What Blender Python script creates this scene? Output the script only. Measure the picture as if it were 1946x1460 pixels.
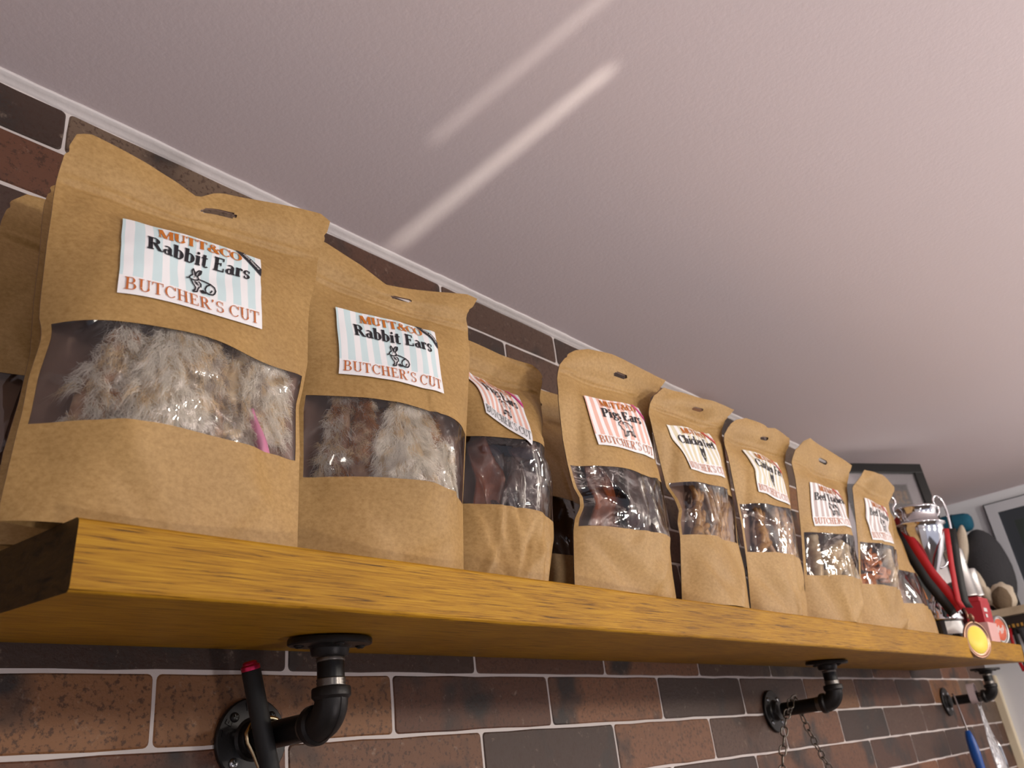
import bpy, bmesh, math, random
import numpy as np
from mathutils import Vector, Matrix, noise as mnoise

for _o in list(bpy.data.objects): bpy.data.objects.remove(_o, do_unlink=True)
SC = bpy.context.scene
COL = SC.collection

# ------------------------------------------------------------------ camera
CAMPOS = Vector((0.0, -0.69, 1.66))
RIGHT = Vector((0.664711, -0.738246, -0.114683))
DOWN = Vector((0.251694, 0.365814, -0.896008))
FWD = Vector((0.703427, 0.566721, 0.428973))
cd = bpy.data.cameras.new('camera'); cam = bpy.data.objects.new('camera', cd); COL.objects.link(cam)
cd.sensor_width = 36.0; cd.sensor_fit = 'HORIZONTAL'; cd.lens = 36.0 * 1585.57 / 1946.0
cd.clip_start = 0.02
mw = Matrix.Identity(4)
for i in range(3):
    mw[i][0] = RIGHT[i]; mw[i][1] = -DOWN[i]; mw[i][2] = -FWD[i]; mw[i][3] = CAMPOS[i]
cam.matrix_world = mw
cd.dof.use_dof = True; cd.dof.focus_distance = 0.72; cd.dof.aperture_fstop = 13.0
SC.camera = cam

# ------------------------------------------------------------------ world, lights, exposure
wd = bpy.data.worlds.new('world'); SC.world = wd; wd.use_nodes = True
wd.node_tree.nodes['Background'].inputs[0].default_value = (0.86, 0.86, 1.0, 1)
wd.node_tree.nodes['Background'].inputs[1].default_value = 0.62
SC.view_settings.view_transform = 'Standard'; SC.view_settings.look = 'None'
SC.view_settings.gamma = 1.0; SC.view_settings.use_curve_mapping = False
SC.view_settings.exposure = 0.0

def spot(name, loc, target, power, color=(1, 0.83, 0.62), size=math.radians(95), blend=0.8, radius=0.03):
    l = bpy.data.lights.new(name, 'SPOT'); l.energy = power; l.color = color
    l.spot_size = size; l.spot_blend = blend; l.shadow_soft_size = radius
    o = bpy.data.objects.new(name, l); COL.objects.link(o)
    o.location = loc; o.rotation_euler = (Vector(target) - Vector(loc)).to_track_quat('-Z', 'Y').to_euler()
    return o
# added point lamps, out of frame, put in to light the pouches and ceiling
def add_fill_lamp(loc, power, color=(1.0, 0.91, 0.80), radius=0.07):
    l = bpy.data.lights.new('fill_lamp', 'POINT'); l.energy = power; l.color = color; l.shadow_soft_size = radius
    o = bpy.data.objects.new('fill_lamp', l); COL.objects.link(o); o.location = loc
for loc, pw in (((-0.35, -1.70, 2.0), 4), ((0.95, -1.80, 2.0), 25), ((1.85, -1.75, 2.0), 29), ((2.55, -1.45, 2.0), 13)): add_fill_lamp(loc, pw)
# added unseen spot, pointed up only to brighten the ceiling
spot('ceiling_fill', (0.45, -1.50, 0.95), (0.55, -1.15, 2.3), 33, (1.0, 0.91, 0.90), math.radians(130), 1.0, 0.06)

def beam(name, a, b, width, src_dist, power, spread):
    # a narrow sheet of light thrown up onto the ceiling between ceiling points a and b
    a = Vector(a); b = Vector(b); c = (a + b) / 2
    d = Vector((0.10, 0.62, 0.78)).normalized(); loc = c - d * src_dist
    l = bpy.data.lights.new(name, 'AREA'); l.shape = 'RECTANGLE'; l.energy = power; l.color = (1.0, 0.93, 0.78)
    yax = (b - a); yax = (yax - d * yax.dot(d)).normalized(); z = -d; x = yax.cross(z)
    l.size = width; l.size_y = ((b - a) - d * (b - a).dot(d)).length; l.spread = math.radians(spread)
    o = bpy.data.objects.new(name, l); COL.objects.link(o)
    m = Matrix((x, yax, z)).transposed().to_4x4(); m.translation = loc; o.matrix_world = m
beam('glint_beam', (0.622, -0.02, 2.3076), (0.590, -0.40, 2.3076), 0.005, 0.55, 0.0085, 4.2)
beam('glint_beam', (0.524, -0.20, 2.3076), (0.512, -0.50, 2.3076), 0.003, 0.55, 0.0026, 3.2)

# ------------------------------------------------------------------ helpers
def lin(r, g, b):
    f = lambda c: (c / 255 / 12.92) if c / 255 <= 0.04045 else ((c / 255 + 0.055) / 1.055) ** 2.4
    return (f(r), f(g), f(b), 1.0)

def mat(name, col, rough=0.5, metal=0.0, bump=None, spec=None, noise=None, trans=None, coat=None):
    m = bpy.data.materials.new(name); m.use_nodes = True; nt = m.node_tree; p = nt.nodes['Principled BSDF']
    p.inputs['Base Color'].default_value = col; p.inputs['Roughness'].default_value = rough; p.inputs['Metallic'].default_value = metal
    if spec is not None: p.inputs['Specular IOR Level'].default_value = spec
    if coat is not None: p.inputs['Coat Weight'].default_value = coat; p.inputs['Coat Roughness'].default_value = 0.12
    if noise or bump:
        tc = nt.nodes.new('ShaderNodeTexCoord')
    if noise:   # (scale, colour2, contrast lo, hi)
        n = nt.nodes.new('ShaderNodeTexNoise'); n.inputs['Scale'].default_value = noise[0]; n.inputs['Detail'].default_value = 6
        nt.links.new(tc.outputs['Object'], n.inputs['Vector'])
        r = nt.nodes.new('ShaderNodeValToRGB'); r.color_ramp.elements[0].position = noise[2]; r.color_ramp.elements[1].position = noise[3]
        r.color_ramp.elements[0].color = col; r.color_ramp.elements[1].color = noise[1]
        nt.links.new(n.outputs['Fac'], r.inputs['Fac']); nt.links.new(r.outputs['Color'], p.inputs['Base Color'])
    if bump:    # (scale, strength, distance)
        n2 = nt.nodes.new('ShaderNodeTexNoise'); n2.inputs['Scale'].default_value = bump[0]; n2.inputs['Detail'].default_value = 5
        nt.links.new(tc.outputs['Object'], n2.inputs['Vector'])
        bp = nt.nodes.new('ShaderNodeBump'); bp.inputs['Strength'].default_value = bump[1]; bp.inputs['Distance'].default_value = bump[2]
        nt.links.new(n2.outputs['Fac'], bp.inputs['Height']); nt.links.new(bp.outputs['Normal'], p.inputs['Normal'])
    return m

class MB:
    def __init__(s): s.v = []; s.f = []; s.mi = []; s.smooth = []
    def add(s, vs, fs, mi=0, sm=False):
        o = len(s.v); s.v.extend([tuple(map(float, v)) for v in vs])
        for f in fs: s.f.append(tuple(i + o for i in f)); s.mi.append(mi); s.smooth.append(sm)
        return s
    def box(s, c, d, mi=0, R=None):
        vs = [(sx * d[0] / 2, sy * d[1] / 2, sz * d[2] / 2) for sx in (-1, 1) for sy in (-1, 1) for sz in (-1, 1)]
        if R is not None: vs = [tuple(R @ Vector(v)) for v in vs]
        vs = [(v[0] + c[0], v[1] + c[1], v[2] + c[2]) for v in vs]
        return s.add(vs, [(0, 1, 3, 2), (4, 6, 7, 5), (0, 4, 5, 1), (2, 3, 7, 6), (0, 2, 6, 4), (1, 5, 7, 3)], mi)
    def tube(s, pts, r, n=12, mi=0, caps=True, sm=True, flat=None):
        pts = [Vector(p) for p in pts]; N = len(pts); rs = r if hasattr(r, '__len__') else [r] * N
        t0 = (pts[1] - pts[0]).normalized(); up = Vector((0, 0, 1)) if abs(t0.z) < 0.9 else Vector((1, 0, 0))
        a = t0.cross(up).normalized(); vs = []; fs = []
        for i, p in enumerate(pts):
            t = ((pts[min(i + 1, N - 1)] - p).normalized() + (p - pts[max(i - 1, 0)]).normalized()).normalized()
            a = (a - t * a.dot(t)).normalized(); b = t.cross(a)
            for k in range(n):
                an = 2 * math.pi * k / n; vs.append(p + (a * math.cos(an) + b * math.sin(an) * (flat or 1)) * rs[i])
        for i in range(N - 1):
            for k in range(n): fs.append((i * n + k, i * n + (k + 1) % n, (i + 1) * n + (k + 1) % n, (i + 1) * n + k))
        if caps: fs.append(tuple(range(n - 1, -1, -1))); fs.append(tuple((N - 1) * n + k for k in range(n)))
        return s.add(vs, fs, mi, sm)
    def lathe(s, prof, M4=None, n=28, mi=0, sm=True):
        M4 = M4 or Matrix.Identity(4); vs = []; fs = []
        for r, z in prof:
            for k in range(n):
                an = 2 * math.pi * k / n; vs.append(M4 @ Vector((r * math.cos(an), r * math.sin(an), z)))
        for i in range(len(prof) - 1):
            for k in range(n): fs.append((i * n + k, i * n + (k + 1) % n, (i + 1) * n + (k + 1) % n, (i + 1) * n + k))
        fs.append(tuple(range(n - 1, -1, -1))); fs.append(tuple((len(prof) - 1) * n + k for k in range(n)))
        return s.add(vs, fs, mi, sm)
    def prism(s, pts, M4, h, mi=0):
        n = len(pts); vs = [M4 @ Vector((p[0], p[1], 0)) for p in pts] + [M4 @ Vector((p[0], p[1], h)) for p in pts]
        fs = [tuple(range(n - 1, -1, -1)), tuple(range(n, 2 * n))] + [(i, (i + 1) % n, n + (i + 1) % n, n + i) for i in range(n)]
        return s.add(vs, fs, mi)
    def build(s, name, mats, parent=None, bevel=0, sharp=None, recalc=False):
        me = bpy.data.meshes.new(name); me.from_pydata(s.v, [], s.f)
        for m in (mats if isinstance(mats, (list, tuple)) else [mats]): me.materials.append(m)
        me.polygons.foreach_set('material_index', s.mi); me.polygons.foreach_set('use_smooth', s.smooth)
        if recalc:
            b = bmesh.new(); b.from_mesh(me); bmesh.ops.recalc_face_normals(b, faces=b.faces); b.to_mesh(me); b.free()
        if sharp: me.set_sharp_from_angle(angle=math.radians(sharp))
        me.update()
        o = bpy.data.objects.new(name, me); COL.objects.link(o)
        if parent is not None:
            o.parent = parent
            if parent.type == 'EMPTY' or True: o.matrix_parent_inverse = parent.matrix_basis.inverted() if parent.parent is None else Matrix.Identity(4)
        if bevel:
            b = o.modifiers.new('bevel', 'BEVEL'); b.width = bevel; b.segments = 2; b.limit_method = 'ANGLE'
        return o

def tag(o, label=None, cat=None, group=None, kind=None):
    if label: o['label'] = label
    if cat: o['category'] = cat
    if group: o['group'] = group
    if kind: o['kind'] = kind
    return o
def empty(name, loc, label, cat, group=None):
    o = bpy.data.objects.new(name, None); COL.objects.link(o); o.location = loc; o.empty_display_size = 0.02
    tag(o, label, cat, group); return o
def rot_to(d, up=(0, 0, 1)):
    return Vector(d).to_track_quat('Z', 'Y').to_matrix().to_4x4()
def at(loc, d=(0, 0, 1)):
    m = rot_to(d); m.translation = Vector(loc); return m
def sstep(a, b, x):
    x = np.clip((x - a) / (b - a), 0, 1); return x * x * (3 - 2 * x)

# ------------------------------------------------------------------ dimensions
ZC = 2.3076            # ceiling
XF = 2.95              # far wall
TILT = 0.09            # the shelf droops forward by this slope
TA = math.atan(TILT); SHT = 0.039; SHD = 0.246; SX0, SX1 = 0.175, 2.27
ZB = 1.795             # underside of the shelf where it meets the wall
def ztop(y): return ZB + SHT / math.cos(TA) + TILT * y
def zund(y): return ZB + TILT * y

# ------------------------------------------------------------------ setting
m_ceil = mat('ceiling_paint', lin(232, 220, 224), 0.75, bump=(180, 0.12, 0.002))
m_white = mat('white_paint', lin(222, 224, 230), 0.6)
m_grout = mat('grout', lin(214, 206, 203), 0.85, bump=(400, 0.25, 0.001))
m_floor = mat('shop_floor', lin(92, 80, 70), 0.5, noise=(3, lin(78, 66, 56), 0.4, 0.6))
m_cream = mat('cream_trim', lin(226, 214, 186), 0.45)
m_caulk = mat('caulk', lin(226, 220, 220), 0.5, bump=(90, 0.4, 0.002))

def slab(name, c, d, m):
    o = MB().box(c, d).build(name, m); tag(o, kind='structure'); return o
slab('ceiling', (0.7, -1.9, ZC + 0.03), (4.6, 3.9, 0.06), m_ceil)
slab('floor', (0.7, -2.5, -0.03), (5.2, 5.2, 0.06), m_floor)
wall_back = slab('wall_back', (0.7, 0.0495, 1.15), (4.6, 0.1006, 2.38), m_grout)
slab('wall_far', (XF + 0.05, -1.45, 1.15), (0.1, 3.0, 2.38), m_white)
slab('wall_left', (-1.55, -1.45, 1.15), (0.1, 3.0, 2.38), m_white)

# brick tiles, each a piece of the back wall
def tile_material():
    m = bpy.data.materials.new('brick_tile'); m.use_nodes = True; nt = m.node_tree; p = nt.nodes['Principled BSDF']; L = nt.links.new
    oi = nt.nodes.new('ShaderNodeObjectInfo'); tc = nt.nodes.new('ShaderNodeTexCoord')
    ad = nt.nodes.new('ShaderNodeVectorMath'); ad.operation = 'MULTIPLY_ADD'; ad.inputs[1].default_value = (1, 1, 1)
    L(tc.outputs['Object'], ad.inputs[0])
    sc = nt.nodes.new('ShaderNodeVectorMath'); sc.operation = 'SCALE'; sc.inputs[0].default_value = (13, 7, 5)
    L(oi.outputs['Random'], sc.inputs['Scale']); L(sc.outputs[0], ad.inputs[2])
    def nz(scale, det, rough=0.6):
        n = nt.nodes.new('ShaderNodeTexNoise'); n.inputs['Scale'].default_value = scale; n.inputs['Detail'].default_value = det
        n.inputs['Roughness'].default_value = rough; L(ad.outputs[0], n.inputs['Vector']); return n.outputs['Fac']
    def ramp(fac, a, b, ca=(0, 0, 0, 1), cb=(1, 1, 1, 1)):
        r = nt.nodes.new('ShaderNodeValToRGB'); r.color_ramp.elements[0].position = a; r.color_ramp.elements[1].position = b
        r.color_ramp.elements[0].color = ca; r.color_ramp.elements[1].color = cb; L(fac, r.inputs['Fac']); return r.outputs['Color']
    def mix(fac, a, b, t='MIX'):
        x = nt.nodes.new('ShaderNodeMix'); x.data_type = 'RGBA'; x.blend_type = t
        if isinstance(fac, float): x.inputs[0].default_value = fac
        else: L(fac, x.inputs[0])
        for s_, v in ((6, a), (7, b)):
            if isinstance(v, tuple): x.inputs[s_].default_value = v
            else: L(v, x.inputs[s_])
        return x.outputs[2]
    base = oi.outputs['Color']
    c1 = mix(ramp(nz(9, 3), 0.54, 0.66), base, lin(50, 40, 36))          # smoky dark patches
    c2 = mix(ramp(nz(230, 5, 0.65), 0.53, 0.62), c1, mix(0.75, c1, lin(58, 32, 18)))   # dark speckle
    c3 = mix(ramp(nz(70, 8, 0.75), 0.60, 0.70), c2, mix(0.35, c2, lin(188, 168, 148)))  # pale scuffs
    L(c3, p.inputs['Base Color']); p.inputs['Roughness'].default_value = 0.5
    bp = nt.nodes.new('ShaderNodeBump'); bp.inputs['Strength'].default_value = 0.45; bp.inputs['Distance'].default_value = 0.002
    L(nz(160, 8, 0.7), bp.inputs['Height']); L(bp.outputs['Normal'], p.inputs['Normal'])
    return m
m_tile = tile_material()
PX, PZ = 0.2517, 0.0593; ZG = 1.7752 - PZ; GR = 0.0032
rt = random.Random(4)
def tile_mesh(w, h, seed):
    r = random.Random(seed); R = 0.0045; pts = []
    for cx, cz, a0 in ((w / 2 - R, h / 2 - R, 0), (-w / 2 + R, h / 2 - R, 90), (-w / 2 + R, -h / 2 + R, 180), (w / 2 - R, -h / 2 + R, 270)):
        for k in range(4):
            a = math.radians(a0 + 30 * k); pts.append((cx + R * math.cos(a), cz + R * math.sin(a)))
    out = []
    for i, p in enumerate(pts):
        out.append(p)
        if i % 4 == 3:
            q = pts[(i + 1) % len(pts)]
            nn = 6 if abs(q[0] - p[0]) > 0.1 else 2
            for j in range(1, nn):
                k = j / nn; x = p[0] + (q[0] - p[0]) * k; z = p[1] + (q[1] - p[1]) * k
                out.append((x + r.uniform(-.0006, .0006), z + r.uniform(-.0007, .0007)))
    n = len(out); y0, y1, y2 = 0.0061, -0.0008, -0.002
    vs = [(x, y0, z) for x, z in out] + [(x, y1, z) for x, z in out] + [(x * (1 - .0025 / w * 1.0), y2, z * (1 - .0028 / h)) for x, z in out]
    fs = [(i, (i + 1) % n, n + (i + 1) % n, n + i) for i in range(n)] + [(n + i, n + (i + 1) % n, 2 * n + (i + 1) % n, 2 * n + i) for i in range(n)] + [tuple(range(2 * n, 3 * n))]
    b = MB().add(vs, fs); me = bpy.data.meshes.new('tile'); me.from_pydata(b.v, [], b.f); me.materials.append(m_tile)
    bm = bmesh.new(); bm.from_mesh(me); bmesh.ops.recalc_face_normals(bm, faces=bm.faces); bm.to_mesh(me); bm.free(); return me
TW, TH = PX - GR, PZ - GR
variants = [tile_mesh(TW, TH, s) for s in range(7)]
TOPH = (ZC - 0.008) - (ZG + 9 * PZ + GR / 2)
top_variants = [tile_mesh(TW, TOPH, 20 + s) for s in range(3)]
PAL = [lin(112, 72, 48), lin(88, 56, 40), lin(130, 88, 54), lin(100, 62, 42), lin(66, 46, 37), lin(104, 84, 68), lin(120, 79, 52), lin(84, 60, 48)]
PIN = {(0, -1): 2, (0, 0): 2, (0, 1): 3, (0, 2): 6, (0, 3): 4, (0, 4): 7, (1, -1): 1, (1, 0): 4, (1, 1): 4, (1, 2): 1, (-1, 0): 3, (-1, 1): 6, (-1, 2): 4, (-1, 3): 6,
       (9, -1): 4, (9, 0): 5, (9, 1): 1, (9, 2): 7, (9, 3): 4, (8, 0): 3, (8, -1): 3, (8, 2): 7, (7, -1): 4, (7, 0): 4}
for row in range(-7, 10):
    for k in range(-3, 12):
        x = 0.3457 + PX * (k + 0.5) - (0 if row % 2 == 0 else PX / 2)
        if x - TW / 2 > XF - 0.02 or x < -0.45: continue
        z = ZG + PZ * (row + 0.5); me = rt.choice(variants)
        if row == 9: me = rt.choice(top_variants); z = ZG + 9 * PZ + GR / 2 + TOPH / 2
        if x + TW / 2 > XF - 0.004:
            w = XF - 0.004 - (x - TW / 2); me = tile_mesh(w, TOPH if row == 9 else TH, 50 + row); x = x - TW / 2 + w / 2
        o = bpy.data.objects.new('tile', me); COL.objects.link(o); o.location = (x, 0, z); o.parent = wall_back
        kk = k
        c = PAL[PIN.get((row, kk), rt.randrange(len(PAL)))]; j = rt.uniform(0.8, 1.15)
        o.color = (c[0] * j, c[1] * j, c[2] * j, 1)

# rough caulk bead along the ceiling
def caulk_bead():
    b = MB(); n = 240; vs = []; rr = random.Random(3)
    for i in range(n + 1):
        x = -0.4 + (XF + 0.4) * i / n; w = 0.0115 + 0.002 * mnoise.noise(Vector((x * 9, 1, 0))) + 0.0012 * mnoise.noise(Vector((x * 55, 3, 0)))
        h = 0.0075 + 0.0012 * mnoise.noise(Vector((x * 20, 8, 0)))
        vs += [(x, -0.0012, ZC - h), (x, -0.0034, ZC - h * 0.75), (x, -w * 0.6, ZC - 0.0032), (x, -w, ZC - 0.0024), (x, -w - 0.0012, ZC + 0.0005), (x, 0.004, ZC + 0.0005), (x, 0.004, ZC - h)]
    fs = [(i * 7 + k, i * 7 + (k + 1) % 7, (i + 1) * 7 + (k + 1) % 7, (i + 1) * 7 + k) for i in range(n) for k in range(7)]
    o = b.add(vs, fs, 0, True).build('trim_1', m_caulk, recalc=True); tag(o, kind='structure')
caulk_bead()
o = MB().box((XF - 0.011, -0.012, 0.89), (0.022, 0.024, 1.79)).build('trim_2', m_cream, bevel=0.003); tag(o, kind='structure')

# ------------------------------------------------------------------ shelf board
def wood_material(name, ca, cb, cc, axis_scale, bumps=0.25):
    m = bpy.data.materials.new(name); m.use_nodes = True; nt = m.node_tree; p = nt.nodes['Principled BSDF']; L = nt.links.new
    tc = nt.nodes.new('ShaderNodeTexCoord'); mp = nt.nodes.new('ShaderNodeMapping'); mp.inputs['Scale'].default_value = axis_scale
    L(tc.outputs['Object'], mp.inputs['Vector'])
    n1 = nt.nodes.new('ShaderNodeTexNoise'); n1.inputs['Scale'].default_value = 1.0; n1.inputs['Detail'].default_value = 7; n1.inputs['Roughness'].default_value = 0.65
    n1.inputs['Distortion'].default_value = 0.6; L(mp.outputs[0], n1.inputs['Vector'])
    n2 = nt.nodes.new('ShaderNodeTexNoise'); n2.inputs['Scale'].default_value = 5; n2.inputs['Detail'].default_value = 4; L(tc.outputs['Object'], n2.inputs['Vector'])
    r = nt.nodes.new('ShaderNodeValToRGB'); e = r.color_ramp.elements; e[0].position = 0.30; e[0].color = cc; e[1].position = 0.68; e[1].color = cb
    k = e.new(0.45); k.color = ca; L(n1.outputs['Fac'], r.inputs['Fac'])
    mx = nt.nodes.new('ShaderNodeMix'); mx.data_type = 'RGBA'; mx.blend_type = 'MULTIPLY'; mx.inputs[0].default_value = 0.5
    r2 = nt.nodes.new('ShaderNodeValToRGB'); r2.color_ramp.elements[0].position = .35; r2.color_ramp.elements[0].color = (.55, .5, .45, 1); r2.color_ramp.elements[1].position = .65
    L(n2.outputs['Fac'], r2.inputs['Fac']); L(r.outputs['Color'], mx.inputs[6]); L(r2.outputs['Color'], mx.inputs[7]); L(mx.outputs[2], p.inputs['Base Color'])
    p.inputs['Roughness'].default_value = 0.5; p.inputs['Specular IOR Level'].default_value = 0.22
    bp = nt.nodes.new('ShaderNodeBump'); bp.inputs['Strength'].default_value = bumps; bp.inputs['Distance'].default_value = 0.002
    L(n1.outputs['Fac'], bp.inputs['Height']); L(bp.outputs['Normal'], p.inputs['Normal']); return m
m_wood = wood_material('golden_stained_pine', lin(164, 116, 18), lin(194, 148, 34), lin(66, 40, 6), (22, 420, 900))
m_end = wood_material('dark_end_grain', lin(60, 45, 20), lin(82, 62, 30), lin(32, 22, 10), (40, 60, 220))
def shelf():
    b = bmesh.new(); nx = 60; r = random.Random(9)
    prof = []
    R = 0.0035
    for cy, cz, a0 in ((0, SHT, None), (-SHD, SHT, 90), (-SHD, 0, 180), (0, 0, None)):
        if a0 is None: prof.append((cy - 0.0025, cz))
        else:
            for k in range(4):
                a = math.radians(a0 + 30 * k); sy = cy + R; sz = cz + (-R if cz > 0 else R); prof.append((sy + R * math.cos(a), sz + R * math.sin(a)))
    rings = []
    for i in range(nx + 1):
        x = (SX1 - SX0) * i / nx; ring = []
        for y, z in prof:
            dz = 0.0007 * mnoise.noise(Vector((x * 6, y * 3, z * 40 + 5))) if y < -0.1 else 0
            ring.append(b.verts.new((x, y + dz, z + dz)))
        rings.append(ring)
    n = len(prof)
    for i in range(nx):
        for k in range(n): 
            fc = b.faces.new((rings[i][k], rings[i][(k + 1) % n], rings[i + 1][(k + 1) % n], rings[i + 1][k]))
    f1 = b.faces.new(rings[0]); f2 = b.faces.new(rings[-1][::-1]); f1.material_index = f2.material_index = 1
    bmesh.ops.recalc_face_normals(b, faces=b.faces)
    me = bpy.data.meshes.new('shelf_board'); b.to_mesh(me); b.free(); me.materials.append(m_wood); me.materials.append(m_end)
    o = bpy.data.objects.new('shelf_board', me); COL.objects.link(o)
    o.location = (SX0, 0, ZB); o.rotation_euler = (TA, 0, 0)
    tag(o, 'long thick golden stained wooden shelf board on black pipe brackets', 'shelf')
shelf()

# ------------------------------------------------------------------ pipe brackets
m_iron = mat('black_iron', lin(38, 36, 36), 0.42, 0.55, bump=(600, 0.18, 0.0006))
m_pipe = mat('black_paint_pipe', lin(14, 13, 14), 0.38, 0.3)
m_thread = mat('bare_thread', lin(120, 116, 112), 0.32, 0.9)
m_screw = mat('zinc_screw', lin(176, 178, 182), 0.28, 1.0)
FLP = [(0.0, 0.0), (0.0335, 0.0), (0.034, 0.001), (0.034, 0.0042), (0.033, 0.0052), (0.018, 0.0058), (0.0158, 0.0075), (0.0150, 0.0125), (0.0140, 0.0138), (0.0, 0.0138)]
def screw(parent, loc, d, m_):
    M4 = at(loc, d); b = MB().lathe([(0.0, 0), (0.0042, 0), (0.0042, 0.0006), (0.0030, 0.0018), (0.0, 0.0021)], M4, 16)
    for a in (0.4, 0.4 + math.pi / 2):
        R = (M4.to_3x3() @ Matrix.Rotation(a, 3, 'Z')); b.box(M4 @ Vector((0, 0, 0.0019)), (0.0048, 0.0009, 0.0008), 1, R)
    return b.build('screw', [m_, m_pipe], parent)
def bracket(x, yv, zp, label, letters=False):
    e = empty('pipe_bracket', (x, -0.002, zp), label, 'bracket', 'black pipe brackets under the shelf')
    # wall flange
    wf = MB().lathe([(r, z) for r, z in FLP], at((x, -0.0025, zp), (0, -1, 0)), 40).build('wall_flange', m_iron, e, sharp=35)
    for k in range(4):
        a = math.radians(45 + 90 * k); screw(wf, (x + 0.0255 * math.cos(a), -0.0080, zp + 0.0255 * math.sin(a)), (0, -1, 0), m_screw if k == 2 or not letters else m_iron)
    if letters:
        for ch, a in (('D', 28), ('N', 98), ('S', 262), ('O', 290), ('E', 150), ('Z', 170)):
            cu = bpy.data.curves.new('t', 'FONT'); cu.body = ch; cu.size = 0.0095; cu.align_x = 'CENTER'; cu.align_y = 'CENTER'; cu.extrude = 0.0006
            ob = bpy.data.objects.new('t', cu); me = bpy.data.meshes.new_from_object(ob); bpy.data.objects.remove(ob)
            ar = math.radians(a); M4 = Matrix.Translation((x + 0.0265 * math.cos(ar), -0.0080, zp + 0.0265 * math.sin(ar))) @ Matrix.Rotation(math.radians(90), 4, 'X') @ Matrix.Rotation(ar - math.pi / 2, 4, 'Z')
            me.transform(M4); me.materials.clear(); me.materials.append(m_iron)
            lo = bpy.data.objects.new('cast_letter', me); COL.objects.link(lo); lo.parent = wf
    # horizontal pipe
    MB().tube([(x, -0.0225, zp), (x, yv + 0.020, zp)], 0.0110, 24).build('pipe', m_pipe, e, sharp=40)
    t = MB().lathe([(0.0, 0)] + [(0.0108 + 0.0009 * (i % 2), 0.0011 * i) for i in range(9)] + [(0.0, 0.0088)], at((x, yv + 0.0335, zp), (0, -1, 0)), 24)
    t.build('thread', m_thread, e)
    # elbow
    pts = []; rr = 0.0175; n = 10
    for i in range(n + 1):
        a = math.pi / 2 * i / n; pts.append((x, yv + rr - rr * math.sin(a), zp + rr - rr * math.cos(a)))
    el = MB().tube(pts, [0.0132] * (n + 1), 26)
    for p, d in (((x, yv + rr + 0.008, zp), (0, -1, 0)), ((x, yv, zp + rr + 0.008), (0, 0, -1))):
        el.lathe([(0.0, 0), (0.0150, 0), (0.0156, 0.0012), (0.0156, 0.0068), (0.0136, 0.0090), (0.0, 0.0090)], at(p, d), 26)
    for s in (-1, 1):
        seam = []
        for i in range(n + 1):
            a = math.pi / 2 * i / n; r2 = rr + 0.0131; seam.append((x, yv + rr - r2 * math.sin(a), zp + rr - r2 * math.cos(a)))
    el.tube(seam, 0.0009, 6)
    el.build('elbow', m_iron, e, sharp=40)
    # nipple, shelf flange
    zf = zund(yv) - 0.0016
    za = zp + rr + 0.008; zb_ = zf - 0.0138
    MB().tube([(x, yv, za + 0.006), (x, yv, zb_ - 0.004)], 0.0110, 24).build('nipple', m_pipe, e, sharp=40)
    for z0, k in ((za, 7), (zb_ - 0.0045, 4)):
        MB().lathe([(0.0, 0)] + [(0.0110 + 0.0009 * (i % 2), 0.0012 * i) for i in range(k)] + [(0.0, 0.0012 * k - .0012)], at((x, yv, z0)), 24).build('thread', m_thread, e)
    fm = Matrix.Translation((x, yv, zf)) @ Matrix.Rotation(TA, 4, 'X') @ Matrix.Rotation(math.pi, 4, 'X')
    sf = MB().lathe(FLP, fm, 40).build('shelf_flange', m_iron, e, sharp=35)
    for k in range(4):
        a = math.radians(20 + 90 * k); screw(sf, fm @ Vector((0.0255 * math.cos(a), 0.0255 * math.sin(a), 0.0054)), fm.to_3x3() @ Vector((0, 0, 1)), m_iron)
    return e
BY = -0.118; BZ = 1.7195
bracket(0.433, BY, BZ, 'black iron pipe bracket with the black rod hung on it', True)
bracket(1.446, BY, BZ, 'black iron pipe bracket with a steel chain over it')
bracket(2.440, BY, BZ, 'black iron pipe bracket beside the blue tool and clear packet')

# rod with pink cap hanging by a wire hook on the first bracket
m_blk = mat('matt_black_rubber', lin(20, 20, 21), 0.62)
m_pink = mat('pink_anodised', lin(196, 44, 84), 0.28, 0.85)
m_brass = mat('pale_brass_wire', lin(206, 186, 150), 0.22, 1.0)
def rod():
    A = Vector((0.4005, -0.0545, 1.7685)); B = Vector((0.4330, -0.0480, 1.655)); d = (B - A).normalized()
    e = empty('grooming_rod', A, 'slim black rod with shiny pink end cap and brass wire hook', 'rod')
    R = 0.0078
    M4 = at(A, d)
    MB().lathe([(0.0, 0), (R - 0.0006, 0), (R, 0.0008), (R, (B - A).length - .001), (R - .001, (B - A).length), (0, (B - A).length)], M4, 24).build('handle', m_blk, e, sharp=50)
    MB().lathe([(0.0, -0.0072), (R - 0.0035, -0.0072), (R - 0.002, -0.0062), (R - 0.0018, -0.0045), (R - 0.0002, -0.0036), (R, -0.003), (R, 0.0), (0.0, 0.0)], M4, 24).build('end_cap', m_pink, e, sharp=50)
    hook = [(0.4330 + 0.0140 * math.cos(math.radians(a)), -0.033, BZ + 0.0138 * math.sin(math.radians(a))) for a in range(-10, 126, 15)]
    hook += [(0.4200, -0.035, 1.7310), (0.4133, -0.036, 1.7282), (0.4095, -0.036, 1.7215), (0.4102, -0.037, 1.7147), (0.4148, -0.038, 1.7065), (0.4205, -0.038, 1.6951), (0.431, -0.040, 1.672)]
    MB().tube(hook, 0.0021, 10).build('wire_hook', m_brass, e)
rod()

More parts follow.
